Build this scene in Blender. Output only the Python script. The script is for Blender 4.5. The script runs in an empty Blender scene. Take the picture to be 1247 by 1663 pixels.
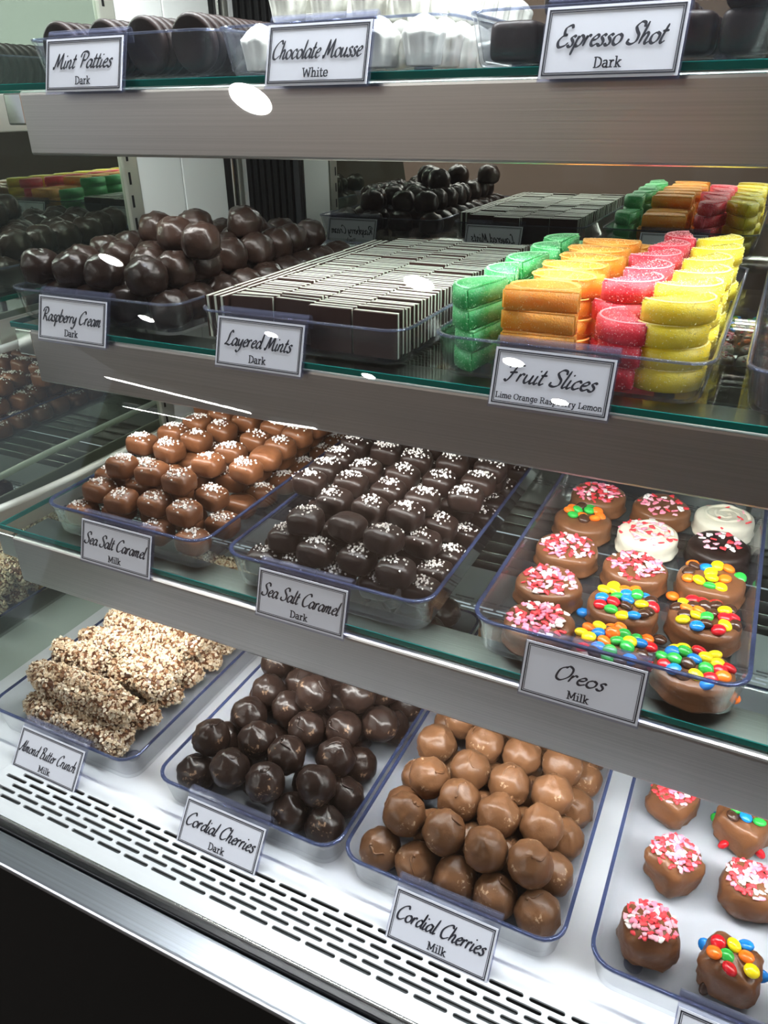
import bpy, bmesh, math, random
from mathutils import Vector, Matrix
PI = math.pi
# ---------------------------------------------------------------- camera
scn = bpy.context.scene
col = scn.collection
cam_data = bpy.data.cameras.new('camera')
cam = bpy.data.objects.new('camera', cam_data)
col.objects.link(cam)
CAM = Vector((0.5595, -0.2304, 0.4746))
RX = Vector((0.8987729775521324, 0.4382523138650679, -0.011918230321153061))
RD = Vector((0.19616788575512661, -0.4263177667257937, -0.8830466139294659))
RF = Vector((-0.3920781751391394, 0.7913204604746712, -0.46913391842171953))
m = Matrix.Identity(4)
for i in range(3):
    m[i][0] = RX[i]; m[i][1] = -RD[i]; m[i][2] = -RF[i]; m[i][3] = CAM[i]
cam.matrix_world = m
cam_data.sensor_fit = 'AUTO'; cam_data.sensor_width = 36.0
cam_data.lens = 1239.488 / 1663 * 36.0
cam_data.clip_start = 0.01; cam_data.clip_end = 50
scn.camera = cam
# ---------------------------------------------------------------- world, exposure
world = bpy.data.worlds.new('world'); scn.world = world
world.use_nodes = True
world.node_tree.nodes['Background'].inputs[0].default_value = (0.62, 0.66, 0.74, 1)
world.node_tree.nodes['Background'].inputs[1].default_value = 0.8
scn.view_settings.view_transform = 'Standard'
scn.view_settings.look = 'None'
scn.view_settings.exposure = 0.0
scn.view_settings.gamma = 1.0
scn.view_settings.use_curve_mapping = False
SHELF_W = 3.0       # watts of the light strip under each shelf
CANOPY_W = 14.5
DOWN_W = 14.0
STREAK_W = 10.0
# ---------------------------------------------------------------- helpers
def link(o, parent=None):
    col.objects.link(o)
    if parent: o.parent = parent
    return o
def tag(o, label=None, cat=None, group=None, kind=None):
    if label: o['label'] = label
    if cat: o['category'] = cat
    if group: o['group'] = group
    if kind: o['kind'] = kind
    return o
def empty(name, loc, label, cat, group=None, rz=0):
    o = bpy.data.objects.new(name, None); col.objects.link(o)
    o.empty_display_size = .01
    o.location = loc; o.rotation_euler = (0, 0, rz)
    return tag(o, label, cat, group)
def mesh(name, verts, faces, mats, smooth=True, fm=None):
    me = bpy.data.meshes.new(name)
    me.from_pydata([tuple(v) for v in verts], [], faces)
    if not isinstance(mats, (list, tuple)): mats = [mats]
    for mm in mats: me.materials.append(mm)
    if fm:
        for p, k in zip(me.polygons, fm): p.material_index = k
    if smooth:
        for p in me.polygons: p.use_smooth = True
    me.update()
    return me
def bm_mesh(name, bm, mats, smooth=False, angle=None):
    bmesh.ops.recalc_face_normals(bm, faces=bm.faces)
    me = bpy.data.meshes.new(name); bm.to_mesh(me); bm.free()
    if not isinstance(mats, (list, tuple)): mats = [mats]
    for mm in mats: me.materials.append(mm)
    if smooth:
        for p in me.polygons: p.use_smooth = True
    return me
def obj(name, me, parent=None, loc=(0, 0, 0), rot=(0, 0, 0)):
    o = bpy.data.objects.new(name, me); link(o, parent)
    o.location = loc; o.rotation_euler = rot
    return o
def bbox(bm, x0, x1, y0, y1, z0, z1, bev=0, seg=2):
    r = bmesh.ops.create_cube(bm, size=1)
    for v in r['verts']:
        v.co = Vector(((x0+x1)/2 + v.co.x*(x1-x0), (y0+y1)/2 + v.co.y*(y1-y0), (z0+z1)/2 + v.co.z*(z1-z0)))
    if bev:
        es = list({e for v in r['verts'] for e in v.link_edges})
        bmesh.ops.bevel(bm, geom=es, offset=bev, segments=seg, affect='EDGES', profile=.6)
def box(name, x0, x1, y0, y1, z0, z1, mat, parent=None, bev=0, seg=2, smooth=False):
    bm = bmesh.new(); bbox(bm, x0, x1, y0, y1, z0, z1, bev, seg)
    return obj(name, bm_mesh(name, bm, mat, smooth), parent)
def tube_mesh(name, pts, r, mat, n=8, closed=False):
    vs, fs = [], []
    P = [Vector(p) for p in pts]
    up = Vector((0, 0, 1))
    for i, p in enumerate(P):
        a = P[max(i-1, 0)]; b = P[min(i+1, len(P)-1)]
        t = (b-a).normalized()
        u = t.cross(up)
        if u.length < 1e-4: u = t.cross(Vector((1, 0, 0)))
        u.normalize(); w = u.cross(t)
        rr = r(i/(len(P)-1)) if callable(r) else r
        for k in range(n):
            a_ = 2*PI*k/n
            vs.append(p + u*math.cos(a_)*rr + w*math.sin(a_)*rr)
    for i in range(len(P)-1):
        for k in range(n):
            fs.append((i*n+k, i*n+(k+1) % n, (i+1)*n+(k+1) % n, (i+1)*n+k))
    fs.append(tuple(range(n-1, -1, -1))); fs.append(tuple((len(P)-1)*n+k for k in range(n)))
    return mesh(name, vs, fs, mat)
ORD = ['zeroth', 'first', 'second', 'third', 'fourth', 'fifth', 'sixth', 'seventh', 'eighth', 'ninth', 'tenth', 'eleventh',
       'twelfth', '13th', '14th', '15th', '16th', '17th', '18th', '19th', '20th', '21st', '22nd', '23rd', '24th', '25th', '26th',
       '27th', '28th', '29th', '30th', '31st', '32nd', '33rd', '34th', '35th', '36th', '37th', '38th', '39th', '40th', '41st', '42nd',
       '43rd', '44th', '45th', '46th', '47th', '48th', '49th', '50th', '51st', '52nd', '53rd', '54th', '55th', '56th']
# ---------------------------------------------------------------- materials
def new_mat(name):
    mt = bpy.data.materials.new(name); mt.use_nodes = True
    nt = mt.node_tree
    return mt, nt, nt.nodes['Principled BSDF']
def coords(nt, scale, kind='Object'):
    tc = nt.nodes.new('ShaderNodeTexCoord'); mp = nt.nodes.new('ShaderNodeMapping')
    nt.links.new(tc.outputs[kind], mp.inputs[0])
    mp.inputs['Scale'].default_value = scale if isinstance(scale, tuple) else (scale,)*3
    return mp.outputs[0]
def noise(nt, vec, scale, detail=3, rough=.5):
    n = nt.nodes.new('ShaderNodeTexNoise'); nt.links.new(vec, n.inputs['Vector'])
    n.inputs['Scale'].default_value = scale; n.inputs['Detail'].default_value = detail; n.inputs['Roughness'].default_value = rough
    return n.outputs['Fac']
def ramp(nt, fac, stops):
    r = nt.nodes.new('ShaderNodeValToRGB'); nt.links.new(fac, r.inputs[0])
    e = r.color_ramp.elements
    while len(e) < len(stops): e.new(.5)
    for k, (p, c) in enumerate(stops):
        e[k].position = p; e[k].color = (*c, 1) if len(c) == 3 else c
    return r.outputs[0]
def bump(nt, h, strength, dist, p):
    b = nt.nodes.new('ShaderNodeBump'); nt.links.new(h, b.inputs['Height'])
    b.inputs['Strength'].default_value = strength; b.inputs['Distance'].default_value = dist
    nt.links.new(b.outputs[0], p.inputs['Normal'])
def objrand(nt):
    return nt.nodes.new('ShaderNodeObjectInfo').outputs['Random']
def mixc(nt, fac, a, b, mode='MIX'):
    mx = nt.nodes.new('ShaderNodeMix'); mx.data_type = 'RGBA'; mx.blend_type = mode
    if isinstance(fac, (int, float)): mx.inputs[0].default_value = fac
    else: nt.links.new(fac, mx.inputs[0])
    for k, s in ((6, a), (7, b)):
        if isinstance(s, tuple): mx.inputs[k].default_value = (*s, 1)
        else: nt.links.new(s, mx.inputs[k])
    return mx.outputs[2]
def plain(name, c, rough=.5, metal=0, spec=.5):
    mt, nt, p = new_mat(name)
    p.inputs['Base Color'].default_value = (*c, 1); p.inputs['Roughness'].default_value = rough
    p.inputs['Metallic'].default_value = metal; p.inputs['Specular IOR Level'].default_value = spec
    return mt
def chocolate(name, dark, light, fleck, rough=.34, fleck_at=.66, tonal=.25):
    mt, nt, p = new_mat(name)
    v = coords(nt, 1.0)
    n1 = noise(nt, v, 70, 3)
    c = ramp(nt, n1, [(.3, dark), (.75, light)])
    n2 = noise(nt, v, 330, 4, .65)
    n3 = noise(nt, v, 45, 2)
    mul = nt.nodes.new('ShaderNodeMath'); mul.operation = 'MULTIPLY'; nt.links.new(n2, mul.inputs[0]); nt.links.new(n3, mul.inputs[1])
    f = ramp(nt, mul.outputs[0], [(fleck_at*.55, (0, 0, 0)), (fleck_at*.55+.05, (1, 1, 1))])
    c2 = mixc(nt, f, c, fleck)
    r = ramp(nt, objrand(nt), [(0, (1-tonal,)*3), (1, (1, 1, 1))])
    c3 = mixc(nt, 1.0, c2, r, 'MULTIPLY')
    nt.links.new(c3, p.inputs['Base Color'])
    p.inputs['Roughness'].default_value = rough
    p.inputs['Specular IOR Level'].default_value = .34
    bump(nt, noise(nt, v, 160, 3, .55), .25, .002, p)
    return mt
M = {}
M['dark'] = chocolate('dark_chocolate', (.017, .0095, .0075), (.030, .0165, .0125), (.22, .14, .09), .28, .62)
M['dark_soft'] = chocolate('dark_chocolate_soft', (.020, .011, .008), (.034, .018, .013), (.18, .10, .06), .30, .76)
M['patty'] = chocolate('patty_chocolate', (.010, .0065, .006), (.018, .010, .009), (.06, .035, .025), .5, .85)
M['patty'].node_tree.nodes['Principled BSDF'].inputs['Specular IOR Level'].default_value = .16
M['dark_flat'] = chocolate('dark_chocolate_flat', (.016, .009, .007), (.026, .014, .011), (.06, .035, .025), .38, .8)
M['milk'] = chocolate('milk_chocolate', (.132, .060, .027), (.185, .086, .039), (.42, .28, .18), .34, .64, .15)
M['milk_caramel'] = chocolate('milk_chocolate_caramel', (.125, .046, .019), (.185, .072, .030), (.34, .19, .10), .33, .8)
M['milk_cookie'] = chocolate('milk_chocolate_cookie', (.155, .064, .028), (.20, .086, .039), (.33, .19, .11), .28, .85, .1)
M['white_choc'] = chocolate('white_chocolate', (.66, .62, .50), (.74, .71, .60), (.9, .88, .82), .4, .8, .05)
M['white_mousse'] = chocolate('white_mousse', (.48, .48, .44), (.58, .58, .54), (.9, .9, .88), .42, .8, .05)
def sugar_mat(name, c, cspeck, speck=.5):
    mt, nt, p = new_mat(name)
    v = coords(nt, 1.0)
    vo = nt.nodes.new('ShaderNodeTexVoronoi'); nt.links.new(v, vo.inputs['Vector']); vo.inputs['Scale'].default_value = 900
    f = ramp(nt, vo.outputs['Distance'], [(.18, (speck,)*3), (.42, (0, 0, 0))])
    n1 = noise(nt, v, 60, 2)
    geo = nt.nodes.new('ShaderNodeNewGeometry'); sp = nt.nodes.new('ShaderNodeSeparateXYZ')
    nt.links.new(vo.outputs['Color'], sp.inputs[0])
    f2 = mixc(nt, 1.0, f, ramp(nt, sp.outputs[0], [(.35, (.15,)*3), (.75, (1, 1, 1))]), 'MULTIPLY')
    base = mixc(nt, ramp(nt, n1, [(.35, (0, 0, 0)), (.7, (.45,)*3)]), c, cspeck)
    cc = mixc(nt, f2, base, tuple(min(1, .35+.65*x) for x in cspeck))
    nt.links.new(cc, p.inputs['Base Color'])
    p.inputs['Roughness'].default_value = .42
    p.inputs['Subsurface Weight'].default_value = .55
    p.inputs['Subsurface Radius'].default_value = (1, 1, 1)
    p.inputs['Subsurface Scale'].default_value = .012
    bump(nt, vo.outputs['Distance'], .3, .0005, p)
    return mt
M['lime'] = sugar_mat('lime_jelly', (.03, .40, .10), (.30, .72, .38))
M['orange'] = sugar_mat('orange_jelly', (.98, .33, .025), (1.0, .50, .12), .35)
M['raspberry'] = sugar_mat('raspberry_jelly', (.78, .015, .045), (.95, .20, .24))
M['lemon'] = sugar_mat('lemon_jelly', (.90, .66, .015), (.98, .84, .15), .35)
M['lime_ring'] = plain('lime_rind', (.30, .72, .36), .5)
M['orange_ring'] = plain('orange_rind', (1.0, .50, .14), .5)
M['raspberry_ring'] = plain('raspberry_rind', (.95, .36, .40), .5)
M['lemon_ring'] = plain('lemon_rind', (.98, .86, .36), .5)
M['grain_lime'] = plain('sugar_grain_lime', (.42, .78, .46), .3)
M['grain_orange'] = plain('sugar_grain_orange', (1.0, .66, .30), .3)
M['grain_raspberry'] = plain('sugar_grain_raspberry', (1.0, .55, .58), .3)
M['grain_lemon'] = plain('sugar_grain_lemon', (1.0, .92, .45), .3)
M['mint'] = plain('mint_layer', (.66, .72, .62), .5)
M['mint_choc'] = plain('mint_chocolate', (.040, .018, .014), .45, 0, .3)
M['salt'] = plain('salt', (.72, .69, .66), .25)
def nut_mat():
    mt, nt, p = new_mat('chopped_almond')
    geo = nt.nodes.new('ShaderNodeNewGeometry')
    c = ramp(nt, geo.outputs['Random Per Island'], [(0, (.16, .065, .025)), (.16, (.28, .14, .065)), (.28, (.52, .38, .24)), (.6, (.62, .50, .35)), (1, (.74, .65, .52))])
    nt.links.new(c, p.inputs['Base Color']); p.inputs['Roughness'].default_value = .5
    return mt
M['nut'] = nut_mat()
for k, c in dict(candy_red=(.62, .012, .022), candy_orange=(.95, .19, .015), candy_yellow=(.93, .72, .01), candy_green=(.03, .42, .06),
                 candy_blue=(.01, .22, .68), candy_brown=(.055, .024, .014), heart_red=(.72, .045, .06), heart_pink=(.92, .25, .38),
                 heart_white=(.88, .82, .80), heart_pale=(.95, .45, .55)).items():
    M[k] = plain(k, c, .2 if 'candy' in k else .4)
def steel(name, c, rough, sx=3, sz=900, strength=.12, streak=.12):
    mt, nt, p = new_mat(name)
    v = coords(nt, (sx, sz, sz))
    n = noise(nt, v, 1.0, 4, .6)
    cc = ramp(nt, n, [(.25, tuple(x*(1-streak) for x in c)), (.75, tuple(min(1, x*(1+streak)) for x in c))])
    nt.links.new(cc, p.inputs['Base Color'])
    p.inputs['Metallic'].default_value = 1; p.inputs['Roughness'].default_value = rough
    bump(nt, n, strength, .0004, p)
    return mt
M['steel'] = steel('brushed_steel', (.50, .485, .475), .36)
M['steel_trim'] = steel('brushed_steel_trim', (.60, .65, .71), .34)
M['chrome'] = plain('chrome', (.8, .8, .78), .15, 1)
M['post'] = plain('post_metal', (.62, .62, .55), .3, .8)
M['black'] = plain('black_panel', (.006, .006, .006), .6, 0, .2)
M['gasket'] = plain('black_gasket', (.012, .013, .015), .3)
M['white_panel'] = plain('white_panel', (.74, .75, .73), .35)
M['deck'] = plain('white_deck', (.56, .58, .61), .3)
M['trough'] = plain('dark_trough', (.05, .06, .065), .6)
M['cable'] = plain('cable_sleeve', (.52, .55, .50), .4)
M['paper'] = plain('white_card', (.74, .76, .86), .6)
M['ink'] = plain('ink', (.012, .014, .03), .6)
def acrylic(name, tint, gloss=.03, ior=1.47, haze=0, hazec=(.8, .85, 1)):
    mt = bpy.data.materials.new(name); mt.use_nodes = True; nt = mt.node_tree
    nt.nodes.remove(nt.nodes['Principled BSDF'])
    out = nt.nodes['Material Output']
    tr = nt.nodes.new('ShaderNodeBsdfTransparent'); tr.inputs[0].default_value = (*tint, 1)
    gl = nt.nodes.new('ShaderNodeBsdfGlossy'); gl.inputs['Roughness'].default_value = gloss
    f0 = ((ior-1)/(ior+1))**2
    lw = nt.nodes.new('ShaderNodeLayerWeight'); lw.inputs[0].default_value = .5
    pw = nt.nodes.new('ShaderNodeMath'); pw.operation = 'POWER'; nt.links.new(lw.outputs['Facing'], pw.inputs[0]); pw.inputs[1].default_value = 5
    fr = nt.nodes.new('ShaderNodeMath'); fr.operation = 'MULTIPLY_ADD'; nt.links.new(pw.outputs[0], fr.inputs[0])
    fr.inputs[1].default_value = 1-f0; fr.inputs[2].default_value = f0   # Schlick reflectance, the same from both sides of the sheet
    mx = nt.nodes.new('ShaderNodeMixShader')
    nt.links.new(fr.outputs[0], mx.inputs[0]); nt.links.new(tr.outputs[0], mx.inputs[1]); nt.links.new(gl.outputs[0], mx.inputs[2])
    last = mx.outputs[0]
    if haze:
        df = nt.nodes.new('ShaderNodeBsdfDiffuse'); df.inputs[0].default_value = (*hazec, 1)
        m2 = nt.nodes.new('ShaderNodeMixShader'); m2.inputs[0].default_value = haze
        nt.links.new(last, m2.inputs[1]); nt.links.new(df.outputs[0], m2.inputs[2]); last = m2.outputs[0]
    nt.links.new(last, out.inputs[0])
    return mt
M['acrylic'] = acrylic('clear_acrylic', (.965, .972, .985), .04, 1.45, .015)
M['rim'] = acrylic('acrylic_rim', (.28, .33, .52), .06, 1.55, .07, (.30, .40, .80))
M['rim_clear'] = acrylic('acrylic_rim_clear', (.62, .66, .78), .06, 1.55, .05, (.7, .75, .95))
M['holder'] = acrylic('holder_acrylic', (.90, .91, .98), .08, 1.5, .035, (.6, .65, .95))
M['glass'] = acrylic('shelf_glass', (.90, .955, .935), .01, 1.5)
M['glass_edge'] = acrylic('shelf_glass_edge', (.02, .22, .19), .06, 1.5, .55, (.01, .22, .19))
M['front_glass'] = acrylic('front_glass', (.975, .985, .98), .004, 1.45)
def mirror(name, c, fac, base, rough=.004):
    mt = bpy.data.materials.new(name); mt.use_nodes = True; nt = mt.node_tree
    nt.nodes.remove(nt.nodes['Principled BSDF'])
    gl = nt.nodes.new('ShaderNodeBsdfGlossy'); gl.inputs['Roughness'].default_value = rough; gl.inputs[0].default_value = (*c, 1)
    df = nt.nodes.new('ShaderNodeBsdfDiffuse'); df.inputs[0].default_value = (*base, 1)
    mx = nt.nodes.new('ShaderNodeMixShader'); mx.inputs[0].default_value = fac
    nt.links.new(df.outputs[0], mx.inputs[1]); nt.links.new(gl.outputs[0], mx.inputs[2]); nt.links.new(mx.outputs[0], nt.nodes['Material Output'].inputs[0])
    return mt
M['end_mirror'] = mirror('green_tinted_mirror', (.70, .80, .70), .80, (.03, .04, .035))
M['back_mirror'] = mirror('dark_tinted_mirror', (.60, .62, .58), .75, (.005, .005, .006))
def emit(name, c, s):
    mt, nt, p = new_mat(name)
    p.inputs['Base Color'].default_value = (*c, 1)
    p.inputs['Emission Color'].default_value = (*c, 1); p.inputs['Emission Strength'].default_value = s
    return mt
M['ceil'] = plain('ceiling_paint', (.45, .45, .45), .8)
M['floor'] = plain('dark_floor', (.05, .035, .025), .5)
M['wall'] = plain('warm_wall', (.34, .24, .19), .7)
def area(name, loc, rot, sx, sy, w, c=(1, 1, 1), parent=None, shape='RECTANGLE'):
    ld = bpy.data.lights.new(name, 'AREA'); ld.shape = shape; ld.size = sx
    if shape == 'RECTANGLE': ld.size_y = sy
    ld.energy = w; ld.color = c
    o = bpy.data.objects.new(name, ld); link(o, parent); o.location = loc; o.rotation_euler = rot
    return o
# ---------------------------------------------------------------- room
M['daylight'] = emit('daylight_window', (.86, .90, .88), 1.8)
w = box('window_1', 3.985, 4.0, -3.6, -.5, .55, 1.75, M['daylight']); tag(w, 'bright shop window seen only as a reflection', 'window', kind='structure')
for a in ((-3.65, -3.6, .50, 1.80), (-.5, -.45, .50, 1.80), (-2.07, -2.03, .55, 1.75), (-3.6, -.5, .50, .55), (-3.6, -.5, 1.75, 1.80)):
    box('window_frame', 3.96, 4.0, a[0], a[1], a[2], a[3], M['white_panel'], w)
tag(box('wall_right', 4.0, 4.05, -5, 1.2, -.60, 1.90, M['wall']), 'warm brown shop wall around the bright window', 'wall', kind='structure')
tag(box('floor', -5, 4, -5, 1.2, -.62, -.60, M['floor']), 'dark floor of the shop in front of the case', 'floor', kind='structure')
tag(box('ceiling', -5, 4, -5, 1.2, 1.90, 1.95, M['ceil']), 'grey painted shop ceiling with recessed lights', 'ceiling', kind='structure')
tag(box('wall_front', -5, 4, -5.05, -5, -.60, 1.90, M['wall']), 'warm brown shop wall facing the display case', 'wall', kind='structure')
DOWN = [(-1.25, -1.44), (-3.06, -2.74), (-1.0, -2.7), (-3.46, -3.58), (-2.38, -3.59), (-1.86, -4.12), (-0.68, -3.55), (-0.48, -4.1)]
DSIZE = [.155, .14, .155, .11, .085, .10, .125, .11]
bm = bmesh.new()
NS = 28
prof = [(.078, .004), (.080, -.004), (.092, -.004), (.095, 0)]
vv = [[bm.verts.new((r*math.cos(2*PI*k/NS), r*math.sin(2*PI*k/NS), z)) for k in range(NS)] for r, z in prof]
for a in range(len(prof)-1):
    for k in range(NS): bm.faces.new((vv[a][k], vv[a][(k+1) % NS], vv[a+1][(k+1) % NS], vv[a+1][k]))
ring_me = bm_mesh('trim_ring', bm, M['white_panel'], True)
for k, (x, y) in enumerate(DOWN):
    t = empty('ceiling_downlight', (x, y, 1.895), f'round recessed ceiling downlight, {ORD[k+1]} of the eight over the shop floor', 'light', 'ceiling downlights')
    obj('trim_ring', ring_me, t)
    t.scale = (DSIZE[k]/.155,)*3
    area('lamp', (0, 0, -.001), (0, 0, 0), .155, .155, DOWN_W, (1, .97, .93), t, 'DISK')
for k, (x0, y0, x1, y1, r) in enumerate([(-2.92, -2.88, -2.01, -3.11, .02), (-3.33, -3.52, -2.76, -3.55, .012), (-1.94, -3.23, -1.61, -3.20, .02)]):
    cx, cy = (x0+x1)/2, (y0+y1)/2; L = math.hypot(x1-x0, y1-y0); an = math.atan2(y1-y0, x1-x0)
    t = empty('tube_lamp', (cx, cy, 1.2), ('longest slim tube lamp hanging over the shop floor', 'farthest slim tube lamp hanging over the shop floor', 'shortest slim tube lamp hanging over the shop floor')[k], 'light', 'hanging tube lamps', an)
    bm = bmesh.new(); bbox(bm, -L/2, L/2, -r*1.2, r*1.2, .002, .03, .004)
    obj('lamp_housing', bm_mesh('lamp_housing', bm, M['white_panel']), t)
    for s in (-.35, .35):
        box('hanger', s*L-.003, s*L+.003, -.003, .003, .03, .70, M['chrome'], t)
    area('lamp', (0, 0, 0), (0, 0, 0), L, r*2, STREAK_W*L, (1, 1, 1), t)
# ---------------------------------------------------------------- display case
XM = -.068; YB = .657; XR = 1.05
TILT = math.radians(20)
case = empty('display_case', (0, 0, -.6), 'stainless and glass refrigerated confectionery display case with white bottom deck', 'display case')
Z0 = .6   # parts are written in scene coordinates; the root stands on the floor
def cpart(name, me_or_box):
    o = me_or_box; o.parent = case; o.location.z += Z0; return o
ZG = -.0395          # top of the air grille
YG = .0192          # inner face of the front glass at its foot
cpart('deck', box('deck', XM, XR, .0866, .4560, -.060, -.042, M['deck']))
cpart('deck', box('deck', XM, XR, .5020, .5560, -.060, -.042, M['deck']))
cpart('rear_track', box('rear_track', XM, XR, .5560, YB, -.060, -.044, M['gasket']))
for y in (.5740, .5980, .6260): cpart('track_bead', box('track_bead', XM, XR, y, y+.0018, -.046, -.0425, M['chrome']))
cpart('deck', box('deck', XM, .0360, .0215, .0862, -.060, -.0405, M['deck'], bev=.001))
# perforated air grille
P = .02752; L = .0239; Wd = .0031
rows = [.0693 - k*.00613 for k in range(6)]
verts, faces = [], []
def rect(x0, x1, y0, y1):
    b = len(verts); verts.extend([(x0, y0, 0), (x1, y0, 0), (x1, y1, 0), (x0, y1, 0)]); faces.append((b, b+1, b+2, b+3))
RP = .00613
XG0, XG1 = .0366, XR
rect(XG0, XG1, rows[0]+RP/2, .0864)
rect(XG0, XG1, .0225, rows[-1]-RP/2)
TH = .0016
for ri, yr in enumerate(rows):
    start = .0438 - (P - L)/2 + (P/2 if ri % 2 else 0)
    n = int((XG1-start-.002)/P)
    y0, y1 = yr-RP/2, yr+RP/2
    rect(XG0, start, y0, y1); rect(start+n*P, XG1, y0, y1)
    for i in range(n):
        a = start+i*P; c = a+P/2
        h = Wd/2; hl = L/2-h
        inner = []
        for s, cx in ((1, c+hl), (-1, c-hl)):
            for q in range(5):
                an = -PI/2+PI*q/4
                inner.append((cx+s*h*math.cos(an), yr+s*h*math.sin(an)))
        outer = [(c+hl, y0), (a+P, y0), (a+P, yr), (a+P, y1), (c+hl, y1), (c-hl, y1), (a, y1), (a, yr), (a, y0), (c-hl, y0)]
        b = len(verts)
        verts.extend([(x, y, 0) for x, y in outer]); verts.extend([(x, y, 0) for x, y in inner]); verts.extend([(x, y, -TH) for x, y in inner])
        for k in range(10):
            k2 = (k+1) % 10
            faces.append((b+k, b+k2, b+10+k2, b+10+k)); faces.append((b+10+k, b+10+k2, b+20+k2, b+20+k))
b0 = len(verts); verts += [(XG0, .0864, 0), (XG1, .0864, 0), (XG1, .0870, -.0030), (XG0, .0870, -.0030)]; faces.append((b0, b0+1, b0+2, b0+3))
o = cpart('air_grille', obj('air_grille', mesh('air_grille', verts, faces, M['deck'], False))); o.location.z += ZG
cpart('air_trough', box('air_trough', .0370, XR, .0220, .0860, -.062, -.056, M['trough']))
cpart('glass_channel', box('glass_channel', -.30, XR, .0147, .0225, -.062, ZG+.0012, M['gasket'], bev=.001))
cpart('chrome_bead', box('chrome_bead', -.30, XR, .0202, .0226, ZG-.004, ZG+.0030, M['chrome'], bev=.0008))
cpart('front_trim', box('front_trim', -.30, XR, -.0088, .0145, ZG-.0085, ZG-.0012, M['steel_trim'], bev=.003, seg=3))
cpart('kick_panel', box('kick_panel', -.30, XR, -.002, .0145, -.60, ZG-.009, M['black']))
def slot_plate(name, x0, x1, ya, yb, rws, pitch, ln, wd, rp, st0, z):
    vs, fs = [], []
    def rc(a0, a1, b0, b1):
        b = len(vs); vs.extend([(a0, b0, 0), (a1, b0, 0), (a1, b1, 0), (a0, b1, 0)]); fs.append((b, b+1, b+2, b+3))
    rc(x0, x1, rws[0]+rp/2, yb); rc(x0, x1, ya, rws[-1]-rp/2)
    for ri, yr in enumerate(rws):
        st = st0+(pitch/2 if ri % 2 else 0); n = int((x1-st-.002)/pitch)
        rc(x0, st, yr-rp/2, yr+rp/2); rc(st+n*pitch, x1, yr-rp/2, yr+rp/2)
        for i in range(n):
            a = st+i*pitch; c = a+pitch/2; h = wd/2; hl = ln/2
            rc(a, c-hl, yr-rp/2, yr+rp/2); rc(c+hl, a+pitch, yr-rp/2, yr+rp/2); rc(c-hl, c+hl, yr-rp/2, yr-h); rc(c-hl, c+hl, yr+h, yr+rp/2)
    o = cpart(name, obj(name, mesh(name, vs, fs, M['deck'], False))); o.location.z += z
slot_plate('rear_grille', XM, XR, .4560, .5020, [.4880-k*.0061 for k in range(4)], .02752, .0239, .0030, .0061, XM+.006, -.042)
cpart('air_trough', box('air_trough', XM, XR, .4560, .5020, -.075, -.070, M['trough']))
# end wall: mirror pane, slotted post, white panels, chrome post
EW = .85
bm = bmesh.new()
A = [bm.verts.new((XM-.006, y, z)) for y, z in ((.026, -.055), (.4315, -.055), (.4315, EW), (.345, EW))]
B = [bm.verts.new((XM, v.co.y, v.co.z)) for v in A]
bm.faces.new(A); bm.faces.new(B[::-1])
for k in range(4): bm.faces.new((A[k], A[(k+1) % 4], B[(k+1) % 4], B[k]))
cpart('end_mirror', obj('end_mirror', bm_mesh('end_mirror', bm, M['end_mirror'])))
bm = bmesh.new()
bbox(bm, XM-.012, XM+.004, .4315, .452, -.042, EW, .001)
cpart('slotted_post', obj('slotted_post', bm_mesh('slotted_post', bm, M['post'])))
bm = bmesh.new()
z = .0
while z < .80:
    bbox(bm, XM+.0036, XM+.0044, .4355, .4385, z, z+.012)
    z += .0225
o = cpart('post_slots', obj('post_slots', bm_mesh('post_slots', bm, M['black'])))
cpart('end_panel', box('end_panel', XM-.010, XM+.002, .453, .5242, -.042, EW, M['white_panel'], bev=.001))
cpart('end_panel', box('end_panel', XM-.010, XM+.002, .5262, .6045, -.042, EW, M['white_panel'], bev=.001))
cpart('end_panel', box('end_panel', XM-.010, XM+.004, .640, YB, -.042, EW, M['white_panel'], bev=.001))
cpart('dark_channel', box('dark_channel', XM-.012, XM, .6045, .640, -.042, EW, M['black']))
cpart('chrome_post', box('chrome_post', XM, XM+.007, .614, .622, -.042, EW, M['chrome'], bev=.002))
cpart('chrome_post', box('chrome_post', XM, XM+.007, .626, .635, -.042, EW, M['post'], bev=.002))
# back wall: dark tinted mirror doors behind a ribbed black jamb
cpart('back_mirror', box('back_mirror', XM, XR, YB, YB+.006, -.042, EW, M['back_mirror']))
for k in range(7):
    cpart('door_rib', box('door_rib', XM+.004+k*.0098, XM+.011+k*.0098, YB-.010, YB, -.042, EW, M['black'], bev=.0015))
cpart('door_edge', box('door_edge', .003, .012, YB-.006, YB, -.042, EW, M['gasket'], bev=.001))
cpart('canopy', box('canopy', XM, XR, .27, YB+.02, .70, .72, M['white_panel'], bev=.002))
o = area('canopy_lamp', (.45, .295, .695+Z0), (math.radians(-6), 0, 0), .95, .04, CANOPY_W, (.95, .98, 1), case)
# curved case front is near flat here: one leaning pane
bm = bmesh.new(); bbox(bm, -.30, XR, 0, .005, .004, .80)
o = obj('front_glass', bm_mesh('front_glass', bm, M['front_glass']), case, (0, YG-.0030, Z0+ZG), (-TILT, 0, 0))
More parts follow.
